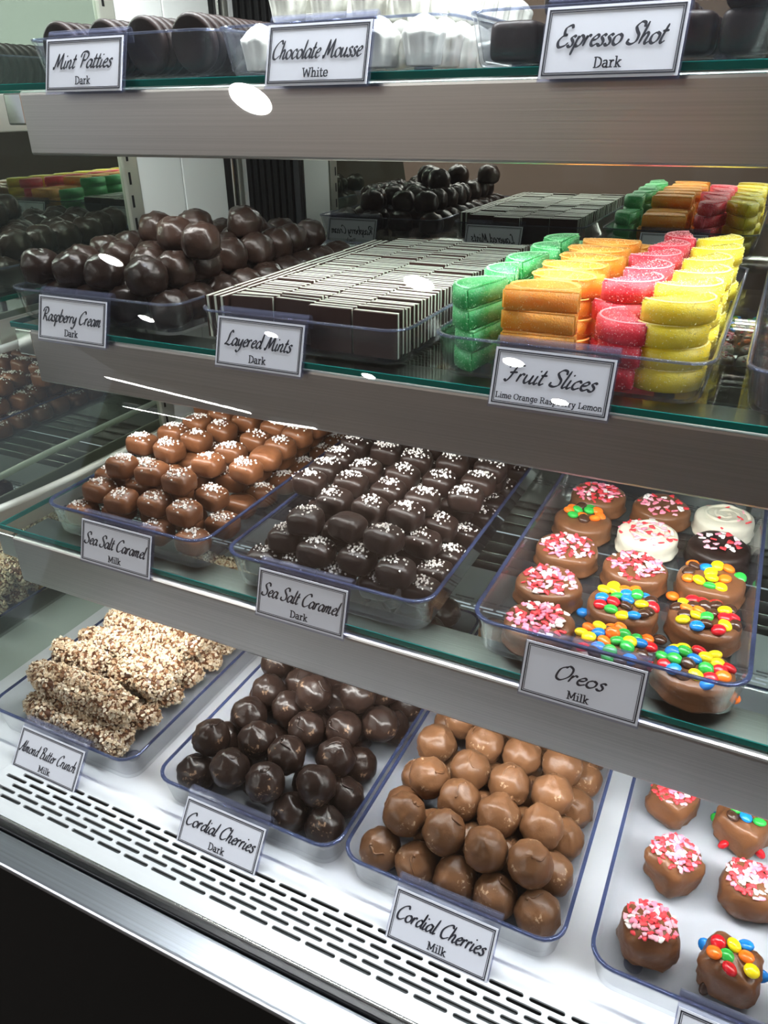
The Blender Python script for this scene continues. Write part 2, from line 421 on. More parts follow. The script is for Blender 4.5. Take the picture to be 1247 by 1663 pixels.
# ---------------------------------------------------------------- shelves
def shelf(name_word, y, z, over, lampw, ybk=.600):
    t = empty('glass_shelf', (0, y, z), f'{name_word} glass shelf with a brushed stainless front lip', 'shelf', 'glass shelves in the case')
    gy = over
    bm = bmesh.new(); bbox(bm, -.023, XR-.01, gy, ybk-y, .0005, .0050)
    obj('glass_pane', bm_mesh('glass_pane', bm, M['glass']), t)
    bm = bmesh.new(); bbox(bm, -.023, XR-.01, gy-.0012, gy, .0006, .0050, .0004); bbox(bm, -.0242, -.023, gy, ybk-y, .0006, .0050, .0004)
    obj('glass_edge', bm_mesh('glass_edge', bm, M['glass_edge']), t)
    h = .046
    # lip: folded sheet, top flange, rounded nose, front face, bottom return
    pr = [(.040, -.0012), (.040, 0), (.003, 0), (.0012, -.0004), (.0003, -.0014), (0, -.003), (0, -h+.002), (.0006, -h+.0006), (.002, -h), (.010, -h), (.010, -h+.0012), (.0025, -h+.0012), (.0014, -h+.003), (.0014, -.003), (.003, -.0014)]
    bm = bmesh.new()
    A = [bm.verts.new((0, a, b)) for a, b in pr]; B = [bm.verts.new((XR-.02, a, b)) for a, b in pr]
    n = len(pr)
    for k in range(n): bm.faces.new((A[k], A[(k+1) % n], B[(k+1) % n], B[k]))
    bm.faces.new(A); bm.faces.new(B[::-1])
    lip = obj('front_lip', bm_mesh('front_lip', bm, M['steel']), t)
    bm = bmesh.new(); bbox(bm, .004, XR-.03, .0045, .018, -.0385, -.0015, .001)
    obj('light_housing', bm_mesh('light_housing', bm, M['white_panel']), t)
    area('lamp', (.51, .0112, -.0392), (0, 0, 0), 1.0, .0125, lampw, (1, .985, .96), t)
    for x in (-.058, .585):
        bm = bmesh.new(); bbox(bm, x, x+.003, .012, YB-y-.03, -.030, -.0008, .001)
        obj('bracket', bm_mesh('bracket', bm, M['post']), t)
    bm = bmesh.new(); bbox(bm, -.022, -.002, .002, .005, -.024, -.001, .0014)
    obj('bracket_clip', bm_mesh('bracket_clip', bm, M['chrome']), t)
    return t
Z1, Z2, Z3 = .48885, .30913, .13977
Y1, Y2, Y3 = .26139, .22061, .15254
shelf('top', Y1, Z1, .001, SHELF_W*.8)
shelf('middle', Y2, Z2, .001, SHELF_W)
shelf('lowest', Y3, Z3, .0075, SHELF_W)
def smooth_path(pts, n=8):
    out = []
    P_ = [Vector(p) for p in pts]; P_ = [P_[0]*2-P_[1]]+P_+[P_[-1]*2-P_[-2]]
    for i in range(1, len(P_)-2):
        a, b, c, d = P_[i-1:i+3]
        for k in range(n):
            t = k/n
            out.append(.5*((2*b)+(c-a)*t+(2*a-5*b+4*c-d)*t*t+(3*b-a-3*c+d)*t**3))
    out.append(P_[-2]); return out
tag(obj('lamp_cable', tube_mesh('lamp_cable', smooth_path([(-.064, .135, Z3+.004), (-.050, .158, Z3+.007), (-.040, .19, Z3+.008), (-.033, .265, Z3+.008), (-.031, .38, Z3+.008), (-.030, .58, Z3+.008)]), .0036, M['cable'])),
    'pale grey cable running back beside the lowest glass shelf', 'cable')
tag(obj('lamp_cable', tube_mesh('lamp_cable', smooth_path([(-.064, .17, Z2-.026), (-.054, .20, Z2-.025), (-.045, .235, Z2-.022), (-.040, .27, Z2-.018), (-.038, .33, Z2-.012), (-.038, .55, Z2-.012)]), .0036, M['cable'])),
    'pale grey cable tucked under the left end of the middle shelf', 'cable')
# ---------------------------------------------------------------- trays
def rr(x0, x1, y0, y1, r, n=5):
    pts = []
    for cx, cy, a0 in ((x1-r, y0+r, -90), (x1-r, y1-r, 0), (x0+r, y1-r, 90), (x0+r, y0+r, 180)):
        for k in range(n+1):
            a = math.radians(a0+90*k/n); pts.append((cx+r*math.cos(a), cy+r*math.sin(a)))
    return pts
TL = .330
def tray_meshes(w, l, h, rimm):
    T = .0022
    rings = [(.0085, 0, .012), (.0068, .0008, .013), (.0052, .003, .014), (.0012, h-.003, .016), (0, h-.002, .017), (0, h, .017), (T*.9, h, .0155), (.0012+T, h-.003, .0145), (.0052+T, .0045, .0125), (.0068+T, .0028, .011), (.010, .0022, .010)]
    vs, fs = [], []
    for d, z, r in rings: vs += [(x, y, z) for x, y in rr(-w/2+d, w/2-d, d, l-d, r)]
    n = len(rr(0, 1, 0, 1, .1))
    for a in range(len(rings)-1):
        for k in range(n): fs.append((a*n+k, a*n+(k+1) % n, (a+1)*n+(k+1) % n, (a+1)*n+k))
    fs.append(tuple(range(n-1, -1, -1))); fs.append(tuple((len(rings)-1)*n+k for k in range(n)))
    body = mesh('tray_body', vs, fs, M['acrylic'])
    vs, fs = [], []
    rg = [(-.0003, h-.0008, .017), (-.0003, h+.0006, .017), (T*.9+.0003, h+.0006, .0155), (T*.9+.0003, h-.0008, .0155)]
    for d, z, r in rg: vs += [(x, y, z) for x, y in rr(-w/2+d, w/2-d, d, l-d, r)]
    for a in range(4):
        for k in range(n): fs.append((a*n+k, a*n+(k+1) % n, ((a+1) % 4)*n+(k+1) % n, ((a+1) % 4)*n+k))
    rim = mesh('tray_rim', vs, fs, rimm)
    return body, rim
TM = {}
FOOT = mesh('tray_foot', [(q*math.cos(2*PI*k/16), q*math.sin(2*PI*k/16), zz) for q, zz in ((.0062, 0), (.0062, .0020), (.0050, .0029), (.0001, .0029)) for k in range(16)], [(a*16+k, a*16+(k+1) % 16, (a+1)*16+(k+1) % 16, (a+1)*16+k) for a in range(3) for k in range(16)], M['rim_clear'])
def tray(x, y, z, w, h, label, l=TL):
    key = (w, h, z > .25)
    rimm = M['rim_clear'] if z > .25 else M['rim']
    if key not in TM: TM[key] = tray_meshes(w, l, h, rimm)
    t = empty('display_tray', (x, y, z), label, 'tray', 'clear acrylic display trays')
    obj('tray_body', TM[key][0], t); obj('tray_rim', TM[key][1], t)
    for sx in (-1, 1):
        for fy in (.030, l-.030): obj('tray_foot', FOOT, t, (sx*(w/2-.028), fy, .0005))
    return t
G1, G2, G3, G0 = Z1+.0054, Z2+.0054, Z3+.0054, -.0418
tray(.0985, .2640, G1, .176, .0285, 'clear acrylic tray of dark mint patties on the top shelf')
tray(.2745, .2640, G1, .172, .0285, 'clear acrylic tray of white mousse chocolates on the top shelf')
tray(.4560, .2640, G1, .172, .0285, 'clear acrylic tray of dark espresso chocolates on the top shelf')
tray(.0620, .2290, G2, .184, .0265, 'clear acrylic tray of raspberry creams on the middle shelf')
tray(.2610, .2290, G2, .174, .0265, 'clear acrylic tray of layered mints on the middle shelf')
tray(.4545, .2290, G2, .176, .0275, 'clear acrylic tray of sugared fruit slices on the middle shelf')
tray(.6440, .2290, G2, .172, .0275, 'clear acrylic tray at the right end of the middle shelf')
tray(.1175, .1660, G3, .172, .0300, 'clear acrylic tray of salted milk caramels on the lowest shelf')
tray(.3100, .1640, G3, .172, .0300, 'clear acrylic tray of salted dark caramels on the lowest shelf')
tray(.5110, .1640, G3, .172, .0300, 'clear acrylic tray of decorated dipped cookies on the lowest shelf')
tray(.7060, .1640, G3, .172, .0300, 'clear acrylic tray at the right end of the lowest shelf')
tray(.0710, .0920, G0, .172, .0300, 'clear acrylic tray of almond crunch bars on the white deck')
tray(.2685, .0920, G0, .172, .0300, 'clear acrylic tray of dark cordial cherries on the white deck')
tray(.4410, .0920, G0, .166, .0300, 'clear acrylic tray of milk cordial cherries on the white deck')
tray(.6265, .0920, G0, .172, .0300, 'clear acrylic tray of dipped marshmallows on the white deck')
# ---------------------------------------------------------------- signs
GL = {
'a': (.95, [[(.75, .85), (.4, 1), (.1, .6), (.12, .12), (.4, .02), (.7, .5), (.8, 1)], [(.8, 1), (.72, .3), (.85, .02), (1.08, .2)]]),
'b': (.85, [[(.25, 2), (.12, 1), (.1, .1), (.4, 0), (.75, .4), (.65, .9), (.3, .9), (.12, .5)]]),
'c': (.75, [[(.72, .75), (.55, 1), (.2, .75), (.12, .25), (.35, 0), (.75, .25)]]),
'd': (.95, [[(.7, .85), (.4, .98), (.1, .5), (.2, .05), (.5, .1), (.75, .7), (.85, 2)], [(.85, 2), (.74, .5), (.83, .03), (1.02, .18)]]),
'e': (.75, [[(.15, .5), (.5, .6), (.65, .85), (.45, 1), (.15, .65), (.15, .2), (.4, 0), (.78, .25)]]),
'h': (.88, [[(.25, 2), (.08, 0)], [(.12, .5), (.42, .98), (.62, .8), (.55, .2), (.68, 0), (.9, .2)]]),
'i': (.42, [[(.17, 1), (.08, .2), (.2, 0), (.42, .2)], [(.22, 1.45), (.30, 1.62)]]),
'k': (.8, [[(.25, 2), (.08, 0)], [(.65, .95), (.15, .5), (.45, .3), (.72, 0)]]),
'l': (.42, [[(.28, 2), (.1, .3), (.2, 0), (.42, .2)]]),
'm': (1.18, [[(.14, 1), (.06, 0)], [(.1, .55), (.38, 1), (.48, .75), (.40, 0)], [(.44, .55), (.74, 1), (.85, .78), (.78, .2), (.9, 0), (1.15, .2)]]),
'n': (.9, [[(.14, 1), (.06, 0)], [(.1, .55), (.42, 1), (.6, .78), (.52, .2), (.65, 0), (.9, .2)]]),
'o': (.92, [[(.46, 1), (.14, .72), (.14, .22), (.44, 0), (.76, .28), (.78, .76), (.46, 1)]]),
'p': (.85, [[(.18, 1), (.08, 0), (.02, -.8)], [(.12, .55), (.42, 1), (.72, .75), (.62, .2), (.32, 0), (.1, .2)]]),
'r': (.62, [[(.14, 1), (.06, 0)], [(.09, .5), (.32, .98), (.56, .88)]]),
's': (.66, [[(.6, .85), (.42, 1), (.2, .8), (.48, .4), (.45, .05), (.2, 0), (.03, .2)]]),
't': (.55, [[(.32, 1.7), (.14, .4), (.25, 0), (.54, .2)], [(0, 1.05), (.55, 1.12)]]),
'u': (.95, [[(.12, 1), (.08, .25), (.28, 0), (.58, .4), (.7, 1)], [(.7, 1), (.63, .2), (.75, 0), (.98, .2)]]),
'w': (1.2, [[(.12, 1), (.08, .2), (.28, 0), (.55, .9)], [(.55, .9), (.52, .1), (.72, 0), (1.0, .6), (1.02, 1), (1.2, .85)]]),
'y': (.85, [[(.12, 1), (.14, .3), (.4, .12), (.7, 1)], [(.72, 1), (.58, -.3), (.28, -.8), (-.05, -.55)]]),
'M': (1.6, [[(.0, .25), (.15, 0), (.5, 1.9)], [(.5, 1.9), (.62, .2)], [(.62, .2), (1.2, 1.95)], [(1.2, 1.95), (1.2, .3), (1.38, 0), (1.62, .2)]]),
'P': (1.15, [[(.5, 1.8), (.32, 0)], [(0, 1.3), (.2, 1.9), (.8, 2), (1.15, 1.6), (.9, 1), (.42, .95)]]),
'C': (1.2, [[(1.2, 1.6), (1, 2), (.5, 1.75), (.1, 1), (.2, .2), (.6, 0), (1.15, .4)]]),
'E': (1.05, [[(1, 1.7), (.8, 2), (.35, 1.75), (.4, 1.2), (.7, 1.1), (.3, 1), (.05, .5), (.3, 0), (.8, .1), (1.08, .4)]]),
'S': (1.05, [[(1.05, 1.5), (.95, 1.9), (.6, 1.98), (.3, 1.6), (.5, 1.2), (.8, .8), (.78, .25), (.4, 0), (.02, .15), (.05, .5)]]),
'R': (1.4, [[(.5, 1.8), (.3, 0)], [(0, 1.3), (.2, 1.9), (.8, 2), (1.1, 1.6), (.9, 1.1), (.45, .95), (.85, .5), (1.15, 0), (1.42, .15)]]),
'L': (1.1, [[(.9, 1.7), (.7, 2), (.45, 1.6), (.35, .6), (.05, .1), (.3, .1), (.8, 0), (1.12, .3)]]),
'F': (1.15, [[(.68, 1.85), (.5, .6), (.28, 0), (0, .2)], [(0, 1.55), (.3, 1.95), (1.35, 1.95)], [(.25, 1), (.95, 1.12)]]),
'O': (1.2, [[(.7, 1.95), (.15, 1.4), (.15, .3), (.6, 0), (1.1, .7), (1.1, 1.6), (.7, 1.95), (.5, 1.6)]]),
'A': (1.1, [[(-.05, .2), (.15, 0), (.9, 2)], [(.9, 2), (.85, .3), (1.05, 0)], [(.25, .75), (1.1, .85)]]),
'B': (1.1, [[(.5, 1.8), (.3, 0)], [(.1, 1.5), (.4, 2), (1, 1.9), (.9, 1.25), (.5, 1.1)], [(.5, 1.1), (1.1, .9), (1, .2), (.5, 0), (.12, .15)]]),
}
def script_mesh(text, width, size):
    """brush lettering in the local x-z plane, facing -y, centred on x, baseline z=0"""
    adv = 0; strokes = []
    for ch in text:
        if ch == ' ': adv += .55; continue
        w, ss = GL[ch]
        for s in ss: strokes.append([(adv+px+.28*py, py) for px, py in s])
        adv += w
    sc = min(size*1.42, width/(adv+.4)); sz = min(size, sc*1.25); thin = min(1, max(.62, sc/(size*1.15)))
    vs, fs = [], []
    na = math.radians(35)
    for s in strokes:
        pts = smooth_path([(a, b, 0) for a, b in s], 6)
        n = len(pts)
        for i, p in enumerate(pts):
            d = (pts[min(i+1, n-1)]-pts[max(i-1, 0)])
            if d.length < 1e-6: d = Vector((1, 0, 0))
            d.normalize(); nn = Vector((-d.y*sz/sc, d.x, 0))
            f = abs(nn.x*math.cos(na)+nn.y*math.sin(na))
            hw = thin*(.064+.118*f)*(.55 if i in (0, n-1) else 1)
            for q in (-1, 1):
                r = p+nn*hw*q
                vs.append(((r.x-adv/2-.2)*sc, 0, r.y*sz))
            if i: b = len(vs); fs.append((b-4, b-2, b-1, b-3))
    return mesh('lettering', vs, fs, M['ink'], False)
def small_mesh(text, width, size):
    adv = 0; st = []
    for ch in text:
        if ch == ' ': adv += .6; continue
        w, ss = SL[ch]
        for s_ in ss: st.append((ch, [(adv+px, py) for px, py in s_]))
        adv += w
    sc = min(size, width/adv); vs, fs = [], []
    for ch, s_ in st:
        curved = ch in 'DORaesgob' and len(s_) > 3 or (ch in 'hnmrpty' and len(s_) > 2)
        pts = smooth_path([(a, b_, 0) for a, b_ in s_], 4) if curved else [Vector((a, b_, 0)) for a, b_ in s_]
        for p, q in zip(pts, pts[1:]):
            d = (q-p).normalized(); nn = Vector((-d.y, d.x, 0))*(.115 if abs(d.y) > .5 else .075); e = d*.05
            k = len(vs)
            for r_ in (p-e+nn, p-e-nn, q+e-nn, q+e+nn): vs.append(((r_.x-adv/2)*sc, 0, r_.y*sc))
            fs.append((k, k+1, k+2, k+3))
    return mesh('small_lettering', vs, fs, M['ink'], False)
# slab capitals and lower case for the small line: strokes as (x0, y0, x1, y1) or curves; x-height 1, cap 1.45
SL = {
'D': (1.25, [[(.25, 0), (.25, 1.45)], [(.05, 1.40), (.6, 1.40), (1.05, 1.05), (1.05, .4), (.6, .05), (.05, .05)]]),
'M': (1.6, [[(.28, .05), (.28, 1.4), (.78, .3), (1.3, 1.4), (1.3, .05)], [(.03, 1.4), (.3, 1.4)], [(1.28, 1.4), (1.53, 1.4)], [(.05, .05), (.52, .05)], [(1.06, .05), (1.53, .05)]]),
'W': (1.8, [[(.2, 1.4), (.5, .05), (.9, 1.2), (1.3, .05), (1.6, 1.4)], [(.02, 1.4), (.45, 1.4)], [(1.35, 1.4), (1.78, 1.4)]]),
'L': (1.15, [[(.28, 1.4), (.28, .05)], [(.05, 1.4), (.52, 1.4)], [(.05, .05), (1.0, .05), (1.0, .45)]]),
'O': (1.3, [[(.65, 1.4), (.15, 1.1), (.15, .35), (.65, .03), (1.12, .35), (1.12, 1.1), (.65, 1.4)]]),
'R': (1.35, [[(.25, 0), (.25, 1.4)], [(.05, 1.4), (.7, 1.4), (.98, 1.1), (.7, .75), (.25, .72)], [(.65, .72), (1.0, .05), (1.28, .05)], [(.05, .05), (.5, .05)]]),
'a': (.95, [[(.15, .85), (.45, .98), (.68, .75), (.68, .05), (.9, .05)], [(.68, .58), (.3, .55), (.12, .28), (.35, .03), (.66, .2)]]),
'r': (.8, [[(.28, .95), (.28, .05)], [(.05, .95), (.28, .95)], [(.05, .05), (.52, .05)], [(.28, .6), (.5, .95), (.72, .88)]]),
'k': (1.05, [[(.25, 1.45), (.25, .05)], [(.05, 1.45), (.25, 1.45)], [(.05, .05), (.45, .05)], [(.8, .95), (.27, .45)], [(.42, .55), (.8, .05), (1.0, .05)], [(.6, .95), (.95, .95)]]),
'i': (.55, [[(.28, .95), (.28, .05)], [(.06, .95), (.28, .95)], [(.05, .05), (.5, .05)], [(.26, 1.3), (.30, 1.42)]]),
'l': (.55, [[(.28, 1.45), (.28, .05)], [(.06, 1.45), (.28, 1.45)], [(.05, .05), (.5, .05)]]),
'h': (1.1, [[(.25, 1.45), (.25, .05)], [(.05, 1.45), (.25, 1.45)], [(.05, .05), (.45, .05)], [(.25, .65), (.5, .95), (.8, .8), (.8, .05)], [(.62, .05), (1.0, .05)]]),
't': (.75, [[(.3, 1.3), (.3, .2), (.45, .03), (.65, .15)], [(.05, .95), (.62, .95)]]),
'e': (.95, [[(.15, .52), (.8, .52), (.7, .9), (.45, .98), (.15, .75), (.15, .25), (.45, .02), (.8, .2)]]),
'm': (1.55, [[(.25, .95), (.25, .05)], [(.05, .95), (.25, .95)], [(.05, .05), (.45, .05)], [(.25, .65), (.5, .95), (.76, .8), (.76, .05)], [(.76, .65), (1.0, .95), (1.27, .8), (1.27, .05)], [(.6, .05), (.92, .05)], [(1.1, .05), (1.46, .05)]]),
'n': (1.1, [[(.25, .95), (.25, .05)], [(.05, .95), (.25, .95)], [(.05, .05), (.45, .05)], [(.25, .65), (.5, .95), (.8, .8), (.8, .05)], [(.62, .05), (1.0, .05)]]),
'g': (1.0, [[(.72, .8), (.42, .98), (.13, .55), (.42, .1), (.72, .3)], [(.92, .95), (.72, .95), (.72, -.15), (.42, -.4), (.15, -.3)]]),
's': (.85, [[(.7, .75), (.45, .98), (.15, .75), (.4, .52), (.7, .3), (.42, .02), (.12, .25)]]),
'p': (1.05, [[(.25, .95), (.25, -.4)], [(.05, .95), (.25, .95)], [(.05, -.4), (.48, -.4)], [(.25, .75), (.55, .98), (.85, .6), (.6, .05), (.25, .2)]]),
'b': (1.05, [[(.25, 1.45), (.25, .05)], [(.05, 1.45), (.25, 1.45)], [(.25, .75), (.55, .98), (.85, .55), (.6, .03), (.25, .2)]]),
'y': (1.05, [[(.2, .95), (.52, .1)], [(.85, .95), (.4, -.35), (.12, -.38)], [(.03, .95), (.42, .95)], [(.65, .95), (1.0, .95)]]),
'o': (1.0, [[(.48, .98), (.13, .7), (.13, .3), (.48, .02), (.83, .3), (.83, .7), (.48, .98)]]),
}
SW, SH = .0745, .0375
def holder_mesh(lean):
    # profile in (y,z): front pocket leaning outward at the foot, rolled hook over the tray rim
    T = .0011
    sl, cl = math.sin(math.radians(lean)), math.cos(math.radians(lean))
    path = [(0, 0), (-.0006-.0376*sl, -.001-.0376*cl), (-.0005, -.001), (.0, .0015), (.0015, .0034), (.0040, .0040), (.0062, .0030), (.0070, .0005), (.0068, -.006)]
    bm = bmesh.new()
    def sheet(path, T, w):
        P_ = [Vector((0, a, b)) for a, b in path]; n = len(P_); A = []; 
        for s in (-w/2, w/2):
            out = []
            for side in (0, 1):
                for i in (range(n) if side == 0 else range(n-1, -1, -1)):
                    d = (P_[min(i+1, n-1)]-P_[max(i-1, 0)]).normalized(); nn = Vector((0, d.z, -d.y))
                    q = P_[i]+nn*(T if side else 0); out.append(bm.verts.new((s, q.y, q.z)))
            A.append(out)
        m_ = len(A[0])
        for k in range(m_): bm.faces.new((A[0][k], A[0][(k+1) % m_], A[1][(k+1) % m_], A[1][k]))
        for k in range(n-1):
            for a in A: bm.faces.new((a[k], a[k+1], a[m_-2-k], a[m_-1-k]))
    sheet(path[1:], T, SW+.0015)
    sheet([(-.0026-.0380*sl, -.0015-.0380*cl), (-.0030, -.0020)], .0007, SW+.0015)
    return bm_mesh('holder', bm, M['holder'])
HM = {}
def sign(x, y, z, title, sub, label, back=False, w=SW, lean=17):
    """z is the top of the tray rim, y its front face"""
    if lean not in HM: HM[lean] = holder_mesh(lean)
    lean_key = lean
    t = empty('name_sign', (x, y, z), label, 'sign', 'folded name signs hooked on the trays', PI if back else 0)
    obj('holder', HM[lean_key], t, (0, -.0016, .0005))
    lean = math.radians(lean)
    mid = (-.0019-.0188*math.sin(lean), -.0012-.0188*math.cos(lean))
    # card: local frame, centre of the pocket
    def on(name, me, dx, dz, off):
        o = obj(name, me, t); o.rotation_euler = (-lean, 0, 0)
        c = Vector((dx, -.0016+mid[0]-off*math.cos(lean), .0005+mid[1]+off*math.sin(lean))) + Vector((0, math.sin(lean), math.cos(lean)))*dz
        o.location = c; return o
    bm = bmesh.new(); bbox(bm, -SW/2, SW/2, -.0002, .0002, -.0180, .0180)
    on('card', bm_mesh('card', bm, M['paper']), 0, 0, .0007)
    if title is None: return t
    bm = bmesh.new()
    for d, lw in ((.0014, .00075), (.0027, .00035)):
        X, Zz = SW/2-d, .0180-d
        for a in ((-X, X, -Zz, -Zz+lw), (-X, X, Zz-lw, Zz), (-X, -X+lw, -Zz, Zz), (X-lw, X, -Zz, Zz)):
            bbox(bm, a[0], a[1], -.0001, .0001, a[2], a[3])
    on('printed_border', bm_mesh('printed_border', bm, M['ink']), 0, 0, .0010)
    on('lettering', script_mesh(title, SW*(.90 if len(title) > 13 else .80), .0053), 0, -.0022 , .00115)
    if sub: on('small_lettering', small_mesh(sub, SW*.90, .0037), 0, -.0132, .00115)
    return t
F = lambda s: f'white name sign reading {s}'
RZ = .0007
sign(.0790, .2640, G1+.0285, 'Mint Patties', 'Dark', 'small name sign for the dark mint patties on the top shelf')
sign(.2765, .2640, G1+.0285, 'Chocolate Mousse', 'White', 'name sign for the white mousse on the top shelf')
sign(.4590, .2640, G1+.0285, 'Espresso Shot', 'Dark', 'name sign for the dark espresso chocolates on the top shelf')
sign(.0535, .2290, G2+.0265, 'Raspberry Cream', 'Dark', 'name sign hooked on the front of the raspberry cream tray')
sign(.2370, .2290, G2+.0265, 'Layered Mints', 'Dark', 'name sign hooked on the front of the layered mints tray')
sign(.4520, .2290, G2+.0275, 'Fruit Slices', 'Lime Orange Raspberry Lemon', 'name sign hooked on the front of the fruit slices tray')
sign(.1210, .1660, G3+.0300, 'Sea Salt Caramel', 'Milk', 'name sign on the tray of salted milk chocolate caramels')
sign(.3000, .1640, G3+.0300, 'Sea Salt Caramel', 'Dark', 'name sign on the tray of salted dark chocolate caramels')
sign(.5040, .1640, G3+.0300, 'Oreos', 'Milk', 'name sign on the tray of candy and heart topped cookies')
sign(.0760, .0920, G0+.0318, 'Almond Butter Crunch', 'Milk', 'name sign on the tray of almond crunch bars', lean=36)
sign(.2610, .0920, G0+.0318, 'Cordial Cherries', 'Dark', 'name sign on the tray of dark chocolate cherries', lean=36)
sign(.4460, .0920, G0+.0318, 'Cordial Cherries', 'Milk', 'name sign on the tray of milk chocolate cherries', lean=36)
sign(.6350, .0920, G0+.0318, 'Marshmallows', '', 'name sign at the bottom right corner on the marshmallow tray', lean=36)
for x, h, ti, su, w_ in ((.032, .0265, 'Raspberry Cream', 'Dark', 'raspberry cream'), (.235, .0265, 'Layered Mints', 'Dark', 'layered mints'), (.452, .0275, 'Fruit Slices', 'Lime Orange Raspberry Lemon', 'fruit slices')):
    sign(x, .2290+TL, G2+h, ti, su, f'name sign hooked on the rear of the {w_} tray facing the mirror', True)
# ---------------------------------------------------------------- confectionery
R = random.Random(11)
def nz(p, s, seed):
    from mathutils import noise as N
    return N.noise(Vector(p)*s+Vector((seed*7.3, seed*3.1, seed)))
def blob(name, rx, ry, rz, mat, seed, power=2.0, lump=.05, foot=0, nu=24, nv=16, fn=None, flat=None):
    """rounded solid of superellipsoid form with hand-dipped lumps"""
    vs, fs = [], []
    def se(c, e): return math.copysign(abs(c)**(2/e), c)
    for j in range(nv+1):
        ph = -PI/2+PI*j/nv
        for i in range(nu):
            th = 2*PI*i/nu
            x = se(math.cos(ph), power)*se(math.cos(th), power); y = se(math.cos(ph), power)*se(math.sin(th), power); z = se(math.sin(ph), power)
            p = Vector((x*rx, y*ry, z*rz))
            d = p.normalized()
            k = 1+lump*nz(d, 2.2, seed)+lump*.5*nz(d, 5.5, seed+3)
            p *= k
            if fn: p = fn(p, d, seed)
            if flat is not None and p.z < -rz*flat:
                p.z = -rz*flat
                p.x *= 1+foot; p.y *= 1+foot
            vs.append(p)
    b = []
    for j in range(nv):
        for i in range(nu):
            fs.append((j*nu+i, j*nu+(i+1) % nu, (j+1)*nu+(i+1) % nu, (j+1)*nu+i))
    return mesh(name, vs, fs, mat)
def curl_mesh(name, r, mat, seed):
    rr_ = random.Random(seed); a = rr_.uniform(0, 6.28)
    pts = []
    for k in range(7):
        t = k/6; ph = .15+.75*t; an = a+1.6*t*rr_.uniform(.6, 1)
        q = Vector((math.sin(ph)*math.cos(an), math.sin(ph)*math.sin(an), math.cos(ph)))*(r*1.005)
        pts.append(q)
    pts = [pts[0]+Vector((.002, .001, .0008))]+pts
    return tube_mesh(name, smooth_path(pts, 2), lambda t: .0013*(1-.75*t), mat, 6)
def place(name, me, x, y, z, label, cat, group, rot=(0, 0, 0), parts=()):
    o = obj(name, me, None, (x, y, z), rot)
    tag(o, label, cat, group)
    for pn, pm, kd in parts:
        c = obj(pn, pm, o)
        if kd: c['kind'] = kd
    return o
LAY = [['bottom layer'], ['lower layer', 'upper layer'], ['bottom layer', 'middle layer', 'top layer']]
def pile(data, rowpitch, fn, desc):
    nl = max(d[3] for d in data)
    names = LAY[nl]
    for l in range(nl+1):
        it = sorted([d for d in data if d[3] == l], key=lambda d: d[1])
        rows_ = []; 
        for d in it:
            if rows_ and d[1]-rows_[-1][0][1] < rowpitch: rows_[-1].append(d)
            else: rows_.append([d])
        for ri, rw in enumerate(rows_):
            for ci, d in enumerate(sorted(rw)):
                fn(d[0]*1e-4, d[1]*1e-4, d[2]*1e-4, l, f'{desc}, {names[l]}, {ORD[ri+1]} row from front, {ORD[ci+1]} from left')
MC=[(3802,1182,-235,0),(4099,1182,-235,0),(3913,1365,5,1),(3802,1618,-235,0),(3802,1939,-235,0),(3942,1781,5,1),(3802,2350,-235,0),(3856,2144,5,1),(3956,2509,5,1),(4220,2319,5,1),(4457,2625,5,1),(4213,1995,5,1),(4242,1672,5,1),(4546,2313,5,1),(4385,2832,-235,0),(4871,2356,5,1),(4701,2798,-235,0),(5018,2519,-235,0),(5018,2844,-235,0),(4543,1988,5,1),(4247,1347,5,1),(4085,1499,-235,0),(4405,1193,-235,0),(4397,1518,-235,0),(4563,1664,5,1),(4571,1341,5,1),(4712,1182,-235,0),(4708,1505,-235,0),(4874,2030,5,1),(5018,2194,-235,0),(4884,1699,5,1),(5018,1869,-235,0),(5018,1533,-235,0),(4894,1357,5,1),(5018,1182,-235,0),(4689,2477,-235,0),(4697,2154,-235,0),(4064,2160,-235,0),(4374,1846,-235,0),(4698,1830,-235,0),(4254,2534,-235,0),(4381,2171,-235,0),(3802,2657,-235,0),(4076,2801,-235,0),(3802,2967,-235,0),(4078,3121,-235,0),(3802,3279,-235,0),(4077,3439,-235,0),(4392,3151,-235,0),(4706,3117,-235,0),(5018,3168,-235,0),(3802,3592,-235,0),(4065,3759,-235,0),(4390,3467,-235,0),(4706,3437,-235,0),(5018,3489,-235,0),(3802,4024,-235,0),(4209,4038,-235,0),(4387,3785,-235,0),(4702,3760,-235,0),(5018,3821,-235,0),(3802,3802,5,1),(4236,3623,5,1),(4560,3599,5,1),(4886,3651,5,1),(4009,4038,5,1),(4413,4038,5,1),(4716,3972,5,1),(5018,4038,5,1)]
